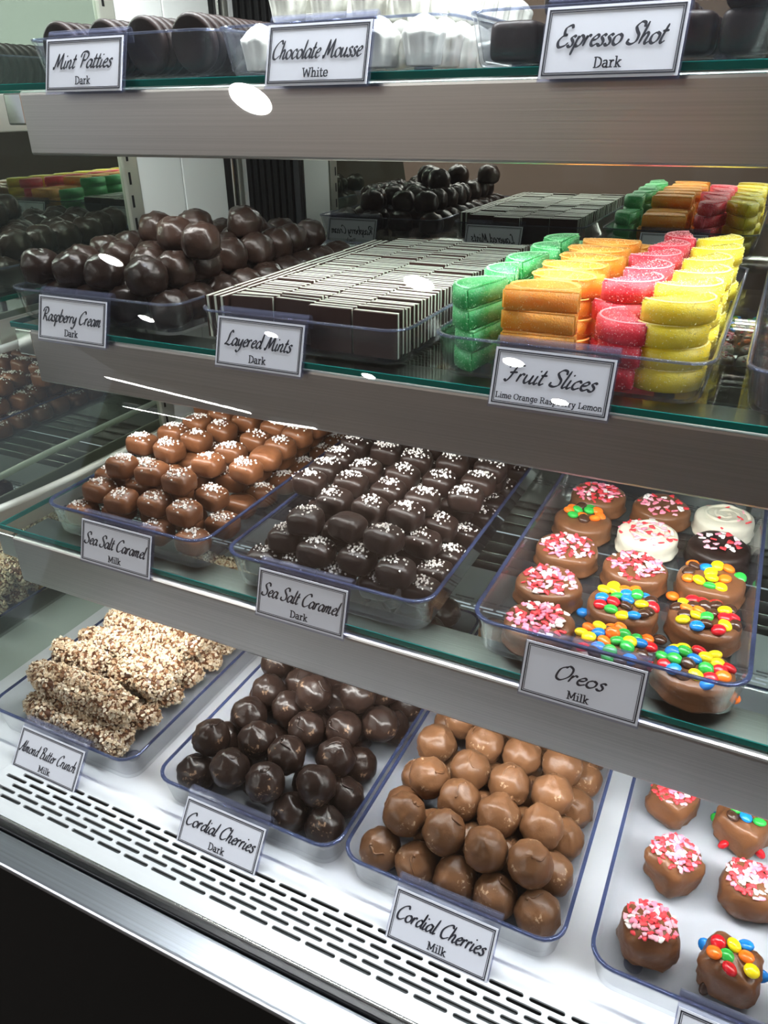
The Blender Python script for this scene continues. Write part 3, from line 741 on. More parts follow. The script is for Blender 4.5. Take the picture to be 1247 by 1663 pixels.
DC=[(2050,1180,-235,0),(2084,1399,-5,1),(2305,1373,-235,0),(2454,1539,-5,1),(2220,1762,-5,1),(2435,1180,-5,1),(2050,1619,-235,0),(2050,2258,-235,0),(2204,2097,-5,1),(2050,2480,-5,1),(2279,2702,-5,1),(2502,1981,-5,1),(2442,1761,-235,0),(2778,1500,-5,1),(2778,1180,-5,1),(2623,1340,-235,0),(3000,1180,-235,0),(3160,1335,-5,1),(3320,1180,-235,0),(2778,1820,-5,1),(2728,2051,210,2),(2280,2480,-235,0),(2433,2319,-5,1),(2733,2547,-5,1),(2857,2250,-5,1),(3065,1960,-5,1),(3160,1655,-5,1),(3000,1500,-235,0),(3320,1500,-235,0),(3261,1853,-235,0),(3074,2182,-235,0),(3320,2154,-5,1),(3087,2196,210,2),(3142,2574,-5,1),(3320,2387,-235,0),(3320,2707,-235,0),(2701,2766,-235,0),(2405,2886,-235,0),(3018,2812,-235,0),(2050,1937,-235,0),(2778,2042,-235,0),(2653,2339,-235,0),(2943,2474,-235,0),(2050,2702,-235,0),(2112,3016,-235,0),(2050,3329,-235,0),(2371,3203,-235,0),(2667,3084,-235,0),(2984,3130,-235,0),(3320,3041,-235,0),(2050,3649,-235,0),(2353,3521,-235,0),(2696,3403,-235,0),(3012,3449,-235,0),(3320,3360,-235,0),(2050,3969,-235,0),(2415,3881,-235,0),(2709,3754,-235,0),(3016,3843,-235,0),(3320,3745,-235,0),(2259,3722,-5,1),(2566,3583,-5,1),(2900,3641,-5,1),(3209,3553,-5,1),(2260,4040,-5,1),(2580,4031,-5,1),(2900,4033,-5,1),(3215,3941,-5,1)]
CM=[(765,2221,1940,2),(1099,2224,1940,2),(1425,2190,1940,2),(569,2697,1940,2),(906,2686,1940,2),(1442,2573,1940,2),(1477,2860,1940,2),(1517,3202,1940,2),(995,2973,1940,2),(672,3017,1940,2),(1064,3282,1940,2),(737,3314,1940,2),(834,3588,1940,2),(1145,3580,1940,2),(1507,3545,1940,2),(631,2041,1760,1),(962,1958,1760,1),(1257,2044,1760,1),(1594,2016,1760,1),(1630,2335,1760,1),(1577,2702,1760,1),(1640,2988,1760,1),(1700,3304,1760,1),(1666,3644,1760,1),(1665,3907,1760,1),(518,1901,1580,0),(803,2055,1580,0),(1362,1901,1580,0),(1744,1901,1580,0),(1792,2245,1580,0),(1728,2587,1580,0),(1769,2853,1580,0),(1822,3163,1580,0),(1833,3516,1580,0),(1833,3905,1580,0),(1813,4233,1580,0),(1127,2177,1580,0),(1489,2191,1580,0),(521,2451,1580,0),(828,2414,1580,0),(1142,2439,1580,0),(521,2750,1580,0),(855,2734,1580,0),(1189,2752,1580,0),(522,3013,1580,0),(843,3013,1580,0),(1165,3014,1580,0),(1473,3011,1580,0),(525,3288,1580,0),(848,3289,1580,0),(1174,3299,1580,0),(1497,3296,1580,0),(518,3592,1580,0),(837,3580,1580,0),(1170,3580,1580,0),(1500,3584,1580,0),(528,3860,1580,0),(853,3854,1580,0),(1172,3848,1580,0),(1499,3846,1580,0),(520,4149,1580,0),(852,4134,1580,0),(1170,4113,1580,0),(1488,4112,1580,0),(525,4432,1580,0),(854,4414,1580,0),(1176,4420,1580,0),(1497,4411,1580,0),(530,4701,1580,0),(846,4701,1580,0),(1163,4695,1580,0),(1487,4699,1580,0),(1808,4690,1580,0),(521,2302,1760,1),(932,2264,1760,1),(1275,2306,1760,1),(685,2557,1760,1),(980,2526,1760,1),(1274,2606,1760,1),(696,2831,1760,1),(1024,2824,1760,1),(685,3166,1760,1),(1005,3122,1760,1),(1320,3121,1760,1),(598,3441,1760,1),(987,3429,1760,1),(1336,3388,1760,1),(683,3702,1760,1),(990,3691,1760,1),(1335,3657,1760,1),(685,3964,1760,1),(1015,3953,1760,1),(1338,3939,1760,1),(688,4226,1760,1),(1015,4219,1760,1),(1330,4210,1760,1),(1646,4214,1760,1),(693,4506,1760,1),(1014,4509,1760,1),(1338,4508,1760,1),(1661,4492,1760,1),(1818,2613,1940,2),(1829,2903,1940,2),(1816,3165,1940,2),(1816,3469,1940,2),(518,3768,1940,2),(1826,3738,1940,2),(520,4030,1940,2),(851,4033,1940,2),(1178,4034,1940,2),(1503,4018,1940,2),(1823,4036,1940,2),(524,4303,1940,2),(852,4305,1940,2),(1174,4316,1940,2),(1487,4312,1940,2),(1812,4308,1940,2)]
CD=[(2770,2042,1940,2),(3107,2093,1940,2),(3437,2044,1940,2),(2822,2412,1940,2),(3136,2416,1940,2),(3431,2441,1940,2),(2790,2742,1940,2),(3136,2745,1940,2),(3455,2709,1940,2),(2780,3031,1940,2),(3113,3075,1940,2),(3448,3092,1940,2),(2770,3459,1940,2),(3093,3417,1940,2),(3416,3470,1940,2),(2600,2013,1760,1),(2919,1927,1760,1),(3254,1967,1760,1),(3589,1926,1760,1),(3598,2390,1760,1),(3623,2678,1760,1),(3633,3053,1760,1),(3601,3390,1760,1),(3517,3952,1760,1),(3704,3676,1760,1),(2448,1901,1580,0),(2752,1901,1580,0),(3087,1933,1580,0),(3422,1976,1580,0),(3749,2020,1580,0),(3753,2282,1580,0),(3753,2545,1580,0),(3753,2915,1580,0),(3752,3265,1580,0),(3753,3527,1580,0),(3753,3892,1580,0),(3753,4299,1580,0),(2451,2174,1580,0),(2775,2185,1580,0),(3102,2196,1580,0),(2449,2456,1580,0),(2789,2450,1580,0),(3104,2462,1580,0),(3432,2451,1580,0),(2458,2740,1580,0),(2789,2747,1580,0),(3112,2727,1580,0),(3441,2720,1580,0),(2455,3005,1580,0),(2782,3015,1580,0),(3113,3024,1580,0),(3441,3010,1580,0),(2448,3281,1580,0),(2763,3277,1580,0),(3092,3286,1580,0),(3425,3297,1580,0),(2450,3590,1580,0),(2781,3565,1580,0),(3097,3571,1580,0),(3431,3560,1580,0),(2453,3860,1580,0),(2773,3827,1580,0),(3088,3846,1580,0),(3383,3822,1580,0),(2455,4132,1580,0),(2773,4129,1580,0),(3101,4135,1580,0),(3420,4126,1580,0),(2455,4414,1580,0),(2783,4417,1580,0),(3099,4406,1580,0),(3419,4412,1580,0),(2467,4707,1580,0),(2780,4694,1580,0),(3111,4696,1580,0),(3428,4695,1580,0),(3733,4707,1580,0),(2613,2275,1760,1),(2938,2272,1760,1),(3268,2255,1760,1),(2629,2548,1760,1),(2944,2556,1760,1),(3274,2552,1760,1),(2623,2810,1760,1),(2953,2825,1760,1),(3296,2841,1760,1),(2614,3102,1760,1),(2946,3094,1760,1),(3281,3103,1760,1),(2606,3380,1760,1),(2927,3356,1760,1),(3260,3365,1760,1),(2617,3642,1760,1),(2938,3668,1760,1),(3265,3649,1760,1),(2618,3933,1760,1),(2926,3938,1760,1),(2615,4229,1760,1),(2936,4210,1760,1),(3262,4226,1760,1),(3585,4223,1760,1),(2619,4496,1760,1),(2943,4511,1760,1),(3263,4516,1760,1),(3582,4496,1760,1),(2456,2630,1940,2),(2454,2896,1940,2),(3753,2900,1940,2),(2450,3181,1940,2),(3753,3191,1940,2),(2448,3480,1940,2),(3753,3503,1940,2),(2463,3752,1940,2),(2773,3745,1940,2),(3103,3737,1940,2),(3431,3740,1940,2),(3753,3824,1940,2),(2456,4024,1940,2),(2770,4043,1940,2),(3090,4014,1940,2),(3385,4083,1940,2),(3709,4086,1940,2),(2448,4292,1940,2),(2778,4311,1940,2),(3097,4302,1940,2),(3427,4345,1940,2),(3753,4348,1940,2)]
RC=[(-72,2522,3560,1),(313,2522,3560,1),(663,2522,3560,1),(1103,2522,3560,1),(-72,3305,3560,1),(238,3136,3560,1),(1121,2847,3560,1),(583,3205,3560,1),(-72,3955,3560,1),(-72,3630,3560,1),(262,3612,3560,1),(502,3876,3560,1),(1132,3195,3560,1),(1114,3623,3560,1),(1332,2971,3780,2),(487,3421,3780,2),(-72,4280,3560,1),(900,3177,3780,2),(686,3711,3780,2),(958,4111,3780,2),(363,4437,3560,1),(351,5103,3560,1),(946,2841,3315,0),(1314,2522,3315,0),(1296,2862,3315,0),(987,3470,3315,0),(1001,3822,3315,0),(894,4260,3315,0),(812,4782,3315,0),(814,5159,3315,0),(131,2522,3315,0),(488,2522,3315,0),(838,2522,3315,0),(-72,2810,3315,0),(277,2833,3315,0),(611,2838,3315,0),(-71,3135,3315,0),(412,3146,3315,0),(758,3198,3315,0),(1323,3215,3315,0),(20,3474,3315,0),(387,3474,3315,0),(686,3665,3315,0),(1318,3550,3315,0),(19,4123,3315,0),(272,3866,3315,0),(657,3990,3315,0),(1332,3902,3315,0),(-72,4450,3315,0),(354,4267,3315,0),(1332,4227,3315,0),(48,4766,3315,0),(362,4606,3315,0),(1315,4558,3315,0),(-72,5082,3315,0),(359,4933,3315,0),(1332,4884,3315,0),(87,5388,3315,0),(413,5268,3315,0),(1323,5249,3315,0),(102,2824,3560,1),(778,2913,3560,1),(792,3489,3560,1),(241,4121,3560,1),(837,3904,3560,1),(1171,3990,3560,1),(719,4291,3560,1),(1165,4315,3560,1),(223,4748,3560,1),(804,4613,3560,1),(1138,4648,3560,1),(787,4990,3560,1),(1137,5001,3560,1)]
# cordial cherries
def cherry_fn(p, d, seed):
    if d.z < -.55: 
        k = 1+.10*max(0, nz(d, 3, seed+9)); p.x *= k; p.y *= k
    a = math.atan2(d.y, d.x)
    if d.z < -.35 and math.cos(a-seed*1.7) > .8: p *= 1.07+.03*math.sin(a*9)
    if d.z > .90: p.z += .0016*(d.z-.90)/.10
    g = abs(nz(d, 2.6, seed+30))
    if g < .035 and d.z > -.2: p *= 1+.022*(1-g/.035)
    return p
def cherries(data, kind, rad, desc, group):
    mt = M[kind]
    V_ = [blob('cordial_cherry', rad, rad*.97, rad*.97, mt, s, 2.05, .085, .02, 32, 20, cherry_fn, .93) for s in range(7)]
    K_ = [curl_mesh('chocolate_curl', rad*1.0, mt, s*5+2) for s in range(5)]
    def f(x, y, z, l, lab):
        place('cordial_cherry', R.choice(V_), x, y, z, lab, 'chocolate', group, (R.uniform(-.45, .45), R.uniform(-.45, .45), R.uniform(0, 6.28)), [('chocolate_curl', R.choice(K_), None)] if R.random() < (.85 if kind == 'milk' else .5) else [])
    pile(data, .024, f, desc)
cherries(MC, 'milk', .0163, 'milk chocolate cordial cherry', 'milk chocolate cordial cherries on the white deck')
cherries(DC, 'dark', .0161, 'dark chocolate cordial cherry', 'dark chocolate cordial cherries on the white deck')
# raspberry creams: squarish domes with a ragged foot
def cream_fn(p, d, seed):
    if d.z > .55: p.z += .0012*math.sin(math.atan2(d.y, d.x)*2+6*d.z+seed)*(d.z-.4)
    if p.z < -.008:
        a = math.atan2(d.y, d.x); k = 1.05+.035*math.sin(a*7+seed)+.03*math.sin(a*13+seed); p.x *= k; p.y *= k
    return p
CV = [blob('raspberry_cream', .0166, .0160, .0148, M['dark_soft'], s+20, 2.35, .08, .02, 28, 18, cream_fn, .86) for s in range(6)]
def f_rc(x, y, z, l, lab):
    o = place('raspberry_cream', R.choice(CV), x, y, z, lab, 'chocolate', 'raspberry creams on the middle shelf', (R.uniform(-.18, .18), R.uniform(-.18, .18), R.uniform(0, 6.28)))
    if x < .0: o.scale = (.97, .97, 1)
pile(RC, .025, f_rc, 'dark raspberry cream')
# salted caramels
def car_fn(p, d, seed):
    p.z += .0012*math.cos(p.x/.0145*1.4)*(1 if p.z > 0 else 0)
    if p.z < -.006:
        a = math.atan2(d.y, d.x); k = 1.0+.03*math.sin(a*6+seed); p.x *= k; p.y *= k
    return p
def salt_mesh(seed, n=46):
    r = random.Random(seed); vs, fs = [], []
    cx, cy = r.uniform(-.003, .003), r.uniform(-.002, .002)
    for k in range(n):
        x = min(.0122, max(-.0122, r.gauss(cx, .0052))); y = min(.0105, max(-.0105, r.gauss(cy, .0042)))
        u, v = abs(x)/.0138, abs(y)/.0118
        q = 1-u**3.4-v**3.4
        if q < .08: continue
        z = .0091*q**(1/3.4)+.0012*math.cos(x/.0145*1.4)
        s = r.uniform(.00045, .00090)
        Rm = Matrix.Rotation(r.uniform(0, 3), 3, 'X') @ Matrix.Rotation(r.uniform(0, 3), 3, 'Z')
        b = len(vs)
        for cc in ((-1, -1, -1), (1, -1, -1), (1, 1, -1), (-1, 1, -1), (-1, -1, 1), (1, -1, 1), (1, 1, 1), (-1, 1, 1)):
            vs.append(Vector((x, y, z+s*.5))+Rm@Vector(cc)*s*.8)
        for q_ in ((0, 3, 2, 1), (4, 5, 6, 7), (0, 1, 5, 4), (1, 2, 6, 5), (2, 3, 7, 6), (3, 0, 4, 7)): fs.append(tuple(b+i for i in q_))
    return mesh('salt_crystals', vs, fs, M['salt'], False)
SALT = [salt_mesh(s, R.choice([30, 45, 60, 75])) for s in range(10)]
def caramels(data, mat, desc, group, sp):
    V_ = [blob('sea_salt_caramel', .0140, .0121, .0089, M[mat], s+40, 3.4, .045, .01, 28, 16, car_fn, .95) for s in range(6)]
    def f(x, y, z, l, lab):
        tl = (R.uniform(-.09, .09), R.uniform(-.09, .09), R.uniform(-.16, .16)+(PI if R.random() < .5 else 0))
        place('sea_salt_caramel', R.choice(V_), x, y, z, lab, 'chocolate', group, tl, [('salt_crystals', R.choice(SALT), 'stuff')] if R.random() < sp else [])
    pile(data, .02, f, desc)
caramels(CM, 'milk_caramel', 'milk caramel with salt', 'salted milk caramels on the lowest shelf', .9)
caramels(CD, 'dark_flat', 'dark caramel with salt', 'salted dark caramels on the lowest shelf', .97)
# fruit slices: half rounds with a pale rind line
def slice_mesh(c):
    r, dp, h = .0245, (.036 if c == 'orange' else .0235), .0136
    bm = bmesh.new()
    prof = []
    n = 14
    pts = [(r*math.cos(PI*k/n), dp*math.sin(PI*k/n)-dp*.42) for k in range(n+1)]
    lo = [bm.verts.new((x, y, 0)) for x, y in pts]; hi = [bm.verts.new((x, y, h)) for x, y in pts]
    m_ = len(pts)
    for k in range(m_): bm.faces.new((lo[k], lo[(k+1) % m_], hi[(k+1) % m_], hi[k]))
    bm.faces.new(hi); bm.faces.new(lo[::-1])
    bmesh.ops.bevel(bm, geom=[e for e in bm.edges if abs(e.verts[0].co.z-e.verts[1].co.z) < 1e-6 or (abs(e.verts[0].co.y+dp*.42) < 1e-5 and abs(e.verts[1].co.y+dp*.42) < 1e-5)], offset=.0012, segments=2, affect='EDGES')
    body = bm_mesh('fruit_slice', bm, M[c], True)
    vs, fs = [], []
    ra = [(.865, h-.0002), (.88, h+.0004), (.915, h+.0004), (.93, h-.0002)]
    if c == 'orange':      # the rind line closes on itself
        N2 = 26
        for f, z in ra:
            for k in range(N2): vs.append((r*f*math.cos(2*PI*k/N2), dp*.47*f*math.sin(2*PI*k/N2)+dp*.045, z))
        for a in range(3):
            for k in range(N2): fs.append((a*N2+k, (a+1)*N2+k, (a+1)*N2+(k+1) % N2, a*N2+(k+1) % N2))
    else:
        for f, z in ra:
            for k in range(n+1): vs.append((r*f*math.cos(PI*k/n), (dp*f)*math.sin(PI*k/n)-dp*.42+.0006, z))
        for a in range(3):
            for k in range(n): fs.append((a*(n+1)+k, (a+1)*(n+1)+k, (a+1)*(n+1)+k+1, a*(n+1)+k+1))
    ringm = mesh('rind_line', vs, fs, M[c+'_ring'])
    r_ = random.Random(len(c)); gv, gf = [], []
    for k in range(330):
        an = r_.uniform(0, PI); side = r_.random()
        if side < .45:
            q = math.sqrt(r_.random())*.97; px, py, pz = r*q*math.cos(an), dp*q*math.sin(an)-dp*.42+.0005, h+.0001
        elif side < .78: px, py, pz = r*1.003*math.cos(an), dp*1.003*math.sin(an)-dp*.42, r_.uniform(.001, h-.0006)
        else: px, py, pz = r_.uniform(-r, r)*.97, -dp*.42-.0001, r_.uniform(.001, h-.0006)
        s_ = r_.uniform(.00022, .00050)
        b_ = len(gv)
        Rm = Matrix.Rotation(r_.uniform(0, 6), 3, 'X') @ Matrix.Rotation(r_.uniform(0, 6), 3, 'Y')
        for q in ((1, 0, 0), (-1, 0, 0), (0, 1, 0), (0, -1, 0), (0, 0, 1), (0, 0, -1)): gv.append(Vector((px, py, pz))+Rm@Vector(q)*s_)
        for q in ((0, 2, 4), (2, 1, 4), (1, 3, 4), (3, 0, 4), (2, 0, 5), (1, 2, 5), (3, 1, 5), (0, 3, 5)): gf.append(tuple(b_+i for i in q))
    return body, ringm, mesh('sugar_grains', gv, gf, M['grain_'+c], False)
FS = {c: slice_mesh(c) for c in ('lime', 'orange', 'raspberry', 'lemon')}
def fstack(c, x, y, rz, n, ix, jit=.0018, dz=.0137):
    for k in range(n):
        b, r_, g_ = FS[c]
        lv = {0: 'bottom', n-1: 'top'}.get(k, ORD[k+1]+' up') if n > 1 else 'single'
        place('fruit_slice', b, x+R.uniform(-jit, jit), y+R.uniform(-jit, jit)*.7, G2+.0028+k*dz, f'sugared {c} fruit slice, {lv} in the {ORD[ix]} {c} stack from the front', 'candy', f'{c} fruit slices on the middle shelf',
              (0, 0, rz+R.uniform(-.17, .17)), [('rind_line', r_, None), ('sugar_grains', g_, 'stuff')])
D_ = math.radians
for i, (x, y, rz, n) in enumerate([(.3885, .262, 78, 4), (.3890, .314, 97, 4), (.3885, .366, 85, 4), (.3895, .418, 100, 4), (.3885, .470, 80, 4), (.3885, .522, 92, 3)]): fstack('lime', x, y, D_(rz), n, i+1)
for i, (y, rz, n) in enumerate([(.2640, 2, 4), (.3040, 175, 4), (.3430, 184, 4), (.3820, 177, 4), (.4210, 183, 4), (.4600, 178, 4), (.4990, 182, 3), (.5350, 178, 3)]): fstack('orange', .4325+R.uniform(-.002, .002), y, D_(rz), n, i+1)
for i, (x, y, rz, n) in enumerate([(.4820, .262, 112, 3), (.4810, .312, 228, 4), (.4835, .364, 250, 4), (.4825, .416, 236, 4), (.4830, .468, 255, 4), (.4830, .520, 110, 4)]): fstack('raspberry', x, y, D_(rz), n, i+1)
for i, (x, y, rz, n) in enumerate([(.5170, .260, 215, 4), (.5200, .309, 232, 4), (.5210, .360, 236, 4), (.5200, .411, 250, 4), (.5210, .462, 240, 4), (.5200, .513, 245, 4)]): fstack('lemon', x, y, D_(rz), n, i+1)
# layered mints, standing on edge
def mint_meshes():
    w, t, h = .0345, .0061, .0318
    bm = bmesh.new(); bbox(bm, -w/2, w/2, -t/2, -t*.16, 0, h, .0004, 1); a = bm_mesh('layered_mint', bm, M['mint_choc'])
    bm = bmesh.new(); bbox(bm, -w/2+.0001, w/2-.0001, -t*.16, t*.2, .0001, h+.0001, .0002, 1); b = bm_mesh('mint_layer', bm, M['mint'])
    bm = bmesh.new(); bbox(bm, -w/2, w/2, t*.2, t/2, 0, h, .0004, 1); c = bm_mesh('chocolate_layer', bm, M['mint_choc'])
    return a, b, c
MA_, MB_, MC_ = mint_meshes()
cn = ['second', 'third', 'fourth', 'fifth']
def mint(x, y, lab, rot, dz=0):
    place('layered_mint', MA_, x, y, G2+.0028+dz, lab, 'chocolate mint', 'layered mints on the middle shelf', rot, [('mint_layer', MB_, None), ('chocolate_layer', MC_, None)])
for c in range(4):
    yb = .2425+(.004, .008, 0, 0)[c]
    for k in range(48 if c else 47):
        lean = -.10 if c < 2 and k < 2 else R.uniform(-.012, .012)
        mint(.2125+c*.0357+R.uniform(-.0005, .0005)+(.0005 if c > 1 else 0), yb+.003+k*.00645+(0 if k else -.0008), f'layered mint, {cn[c]} column from the left, {ORD[k+1]} from front', (lean if c < 2 and k < 2 else lean, 0, (.12 if c == 0 and k < 2 else (-.06 if c == 1 and k < 2 else R.uniform(-.02, .02)))), R.uniform(0, .0008)+(.0012 if R.random() < .05 else 0))
for s in range(3):
    for k in range(8):
        mint(.1778+s*.0063, .2590+k*.0363+R.uniform(-.0006, .0006), f'layered mint in the sideways {("outer", "middle", "inner")[s]} row at left, {ORD[k+1]} from front', (0, R.uniform(-.01, .01), PI/2+R.uniform(-.012, .012)), R.uniform(0, .0006))
# mint patties on edge
def patty_mesh(seed):
    r, t = .0190, .0074
    vs, fs = [], []; n = 30
    pr_ = [(0, -t/2), (r*.86, -t/2), (r*.95, -t/2+.0006), (r, -.0014), (r*1.005, .0004), (r*.99, .002), (r*.93, t/2-.0006), (r*.84, t/2), (r*.3, t/2+.0003), (0, t/2+.0003)]
    for a, (q, y) in enumerate(pr_):
        for k in range(n):
            an = 2*PI*k/n; w = 1+.012*math.sin(an*3+seed)
            vs.append((q*w*math.cos(an), y, q*w*math.sin(an)))
    for a in range(len(pr_)-1):
        for k in range(n): fs.append((a*n+k, a*n+(k+1) % n, (a+1)*n+(k+1) % n, (a+1)*n+k))
    return mesh('mint_patty', vs, fs, M['patty'])
PV = [patty_mesh(s) for s in range(3)]
for c in range(4):
    for k in range(30):
        y = .2800+k*.0092+(0, .004, .001, .003)[c]
        if y > .57: continue
        place('mint_patty', R.choice(PV), .0365+c*.0412+R.uniform(-.001, .001), y, G1+.0028+.0190+(.0055 if (c, k) in ((1, 0), (2, 4)) else 0)*0, f'dark mint patty on edge, {ORD[c+1]} column from the left, {ORD[k+1]} from front', 'chocolate', 'dark mint patties on the top shelf', (R.uniform(.05, .16), 0, R.uniform(-.1, .1)))
# white mousse cups: fluted with a swirled top
def mousse_mesh(seed):
    vs, fs = [], []; n = 36
    prof = [(0, 0), (.0095, 0), (.0105, .0008), (.0115, .008), (.0128, .0150), (.0135, .0172), (.0128, .0190), (.0105, .0215), (.0085, .0240), (.0060, .0262), (.0030, .0280), (0, .0288)]
    for a, (q, z) in enumerate(prof):
        for k in range(n):
            an = 2*PI*k/n
            fl = .07*math.cos(an*9) if z < .018 else .10*math.cos(an*5+z*260+seed)
            vs.append((q*(1+fl)*math.cos(an), q*(1+fl)*math.sin(an), z))
    for a in range(len(prof)-1):
        for k in range(n): fs.append((a*n+k, a*n+(k+1) % n, (a+1)*n+(k+1) % n, (a+1)*n+k))
    return mesh('mousse_cup', vs, fs, M['white_mousse'])
MV = [mousse_mesh(s) for s in range(4)]
for l in range(2):
    for r_ in range(9 if l == 0 else 8):
        for c in range(5 if l == 0 else 4):
            x = .2745+(c-(2 if l == 0 else 1.5))*.0308+R.uniform(-.0008, .0008)
            y = .2870+(r_+(0 if l == 0 else .5))*.0315+R.uniform(-.0008, .0008)
            place('mousse_cup', R.choice(MV), x, y, G1+.0028+l*.0292, f'white mousse cup, {("lower", "upper")[l]} layer, {ORD[r_+1]} row from front, {ORD[c+1]} from left', 'chocolate', 'white mousse cups on the top shelf', (0, 0, R.uniform(0, 6)))
# espresso blocks
EV = [blob('espresso_block', .0150, .0125, .0108, M['patty'], s+70, 5.5, .02, 0, 28, 16, None, .97) for s in range(3)]
for l in range(3):
    for r_ in range(9):
        for c in range(5):
            if l and (c in (0, 3) if l == 1 else c != 1 and c != 4): continue
            place('espresso_block', R.choice(EV), .3965+c*.0322+R.uniform(-.0006, .0006) + (.004 if l else 0)*0, .2880+r_*.0305, G1+.0028+.0106+l*.0213, f'dark espresso chocolate block, {("bottom", "middle", "top")[l]} layer, {ORD[r_+1]} row from front, {ORD[c+1]} column', 'chocolate', 'dark espresso blocks on the top shelf', (0, 0, R.uniform(-.06, .06)))
# tray at the right end of the middle shelf: milk bars in leaning rows
BV = [blob('chocolate_bar', .0340, .0125, .0100, M['milk_cookie'], s+90, 3.6, .05, 0, 30, 14, None, .95) for s in range(3)]
for l in range(2):
    for r_ in range(11-l):
        for c in range(2):
            place('chocolate_bar', R.choice(BV), .6080+c*.0712, .2520+r_*.0265+l*.013, G2+.0028+.0098+l*.0196, f'milk chocolate bar, right end of middle shelf, {("lower", "upper")[l]} layer, {ORD[r_+1]} row, {("left", "right")[c]}', 'chocolate', 'milk chocolate bars at the right end of the middle shelf', (0, 0, R.uniform(-.04, .04)))
# almond crunch bars
def crunch_meshes(seed, hl):
    rx, ry, rz = hl, .0136, .0130
    def bf(p, d, s): 
        return p+Vector((0, .0016*math.sin(p.x*150+s), .0022*math.sin(p.x*190+s*2)+.0012*math.sin(p.x*90+s)))
    core = blob('crunch_bar', rx-.001, ry-.001, rz-.001, M['milk_caramel'], seed, 3.6, .13, 0, 40, 14, bf)
    r = random.Random(seed); vs, fs = [], []
    cv = [v.co.copy() for v in core.vertices]; cf = [list(p.vertices) for p in core.polygons]
    tot = []; acc = 0
    for f in cf:
        a = (cv[f[1]]-cv[f[0]]).cross(cv[f[3]]-cv[f[0]]).length; acc += a; tot.append(acc)
    import bisect
    for k in range(int(hl*2*14500)):
        f = cf[min(bisect.bisect(tot, r.random()*acc), len(cf)-1)]
        u, v = r.random(), r.random()
        p = (cv[f[0]]*(1-u)+cv[f[1]]*u)*(1-v)+(cv[f[3]]*(1-u)+cv[f[2]]*u)*v
        nn = Vector((p.x*.15, p.y, p.z)).normalized()
        p = p+nn*r.uniform(.0002, .0014)
        s = r.uniform(.0010, .0023)
        Rm = Matrix.Rotation(r.uniform(0, 6), 3, 'X') @ Matrix.Rotation(r.uniform(0, 6), 3, 'Z') @ Matrix.Rotation(r.uniform(0, 6), 3, 'Y')
        b = len(vs)
        for cc in ((-1, -.7, -.6), (1, -.6, -.5), (.8, .8, -.6), (-.9, .6, -.5), (-.5, -.5, .6), (.7, -.3, .7), (.4, .6, .5)):
            vs.append(p+Rm@Vector(cc)*s)
        for q in ((0, 3, 2, 1), (0, 1, 5, 4), (1, 2, 6, 5), (2, 3, 6), (3, 0, 4, 6), (4, 5, 6)): fs.append(tuple(b+i for i in q))
    return core, mesh('chopped_almonds', vs, fs, M['nut'], False)
NV = [crunch_meshes(s+3, .0650) for s in range(4)]
NH = [crunch_meshes(s+13, .0335) for s in range(2)]
for l in range(2):
    for r_ in range(9 if l == 0 else 8):
        y = .1185+r_*.0318+l*.0140+R.uniform(-.001, .001)
        if y > .395: continue
        for c in range(2 if (l and r_ in (1, 4, 6)) else 1):
            half = l and r_ in (1, 4, 6)
            a, b = R.choice(NH if half else NV)
            place('crunch_bar', a, (.0350+c*.0720 if half else .0710)-(.002 if l else 0), y+(.004*c if half else 0), G0+.0028+.0188+l*.0262, f'almond crunch bar, {("lower", "upper")[l]} layer, {ORD[r_+1]} row from front, ' + (('left half', 'right half')[c] if half else 'full width'), 'confectionery', 'almond crunch bars on the white deck',
                  (R.uniform(-.4, .4), R.uniform(-.01, .01), R.uniform(-.02, .02)), [('chopped_almonds', b, 'stuff')])
# ---------------------------------------------------------------- decorated cookies and marshmallows
def heart_mesh(k):
    pts = []
    n = 12
    for i in range(n):
        t = 2*PI*i/n
        pts.append((.0031*math.sin(t)**3, .0031*(.8125*math.cos(t)-.3125*math.cos(2*t)-.125*math.cos(3*t)-.0625*math.cos(4*t))))
    vs = [(x*.86, y*.86, -.0006) for x, y in pts]+[(x, y, 0) for x, y in pts]+[(x*.86, y*.86, .0006) for x, y in pts]+[(0, -.0003, .0008)]
    fs = [tuple(range(n-1, -1, -1))]
    for a in range(2):
        for i in range(n): fs.append((a*n+i, a*n+(i+1) % n, (a+1)*n+(i+1) % n, (a+1)*n+i))
    for i in range(n): fs.append((2*n+i, 2*n+(i+1) % n, 3*n))
    return mesh('sugar_heart', vs, fs, M[k])
HTS = {k: heart_mesh(k) for k in ('heart_red', 'heart_pink', 'heart_white', 'heart_pale')}
CND = {k: blob('sugar_candy', .0049, .0049, .0029, M[k], 1, 2.0, 0, 0, 14, 8) for k in ('candy_red', 'candy_orange', 'candy_yellow', 'candy_green', 'candy_blue', 'candy_brown')}
def scatter(n, rad, mind, rnd, bias=(0, 0)):
    pts = []
    for _ in range(n*60):
        a = rnd.uniform(0, 6.28); q = rad*math.sqrt(rnd.random()); p = (q*math.cos(a)+bias[0], q*math.sin(a)+bias[1])
        if all((p[0]-s[0])**2+(p[1]-s[1])**2 > mind*mind for s in pts): pts.append(p)
        if len(pts) >= n: break
    return pts
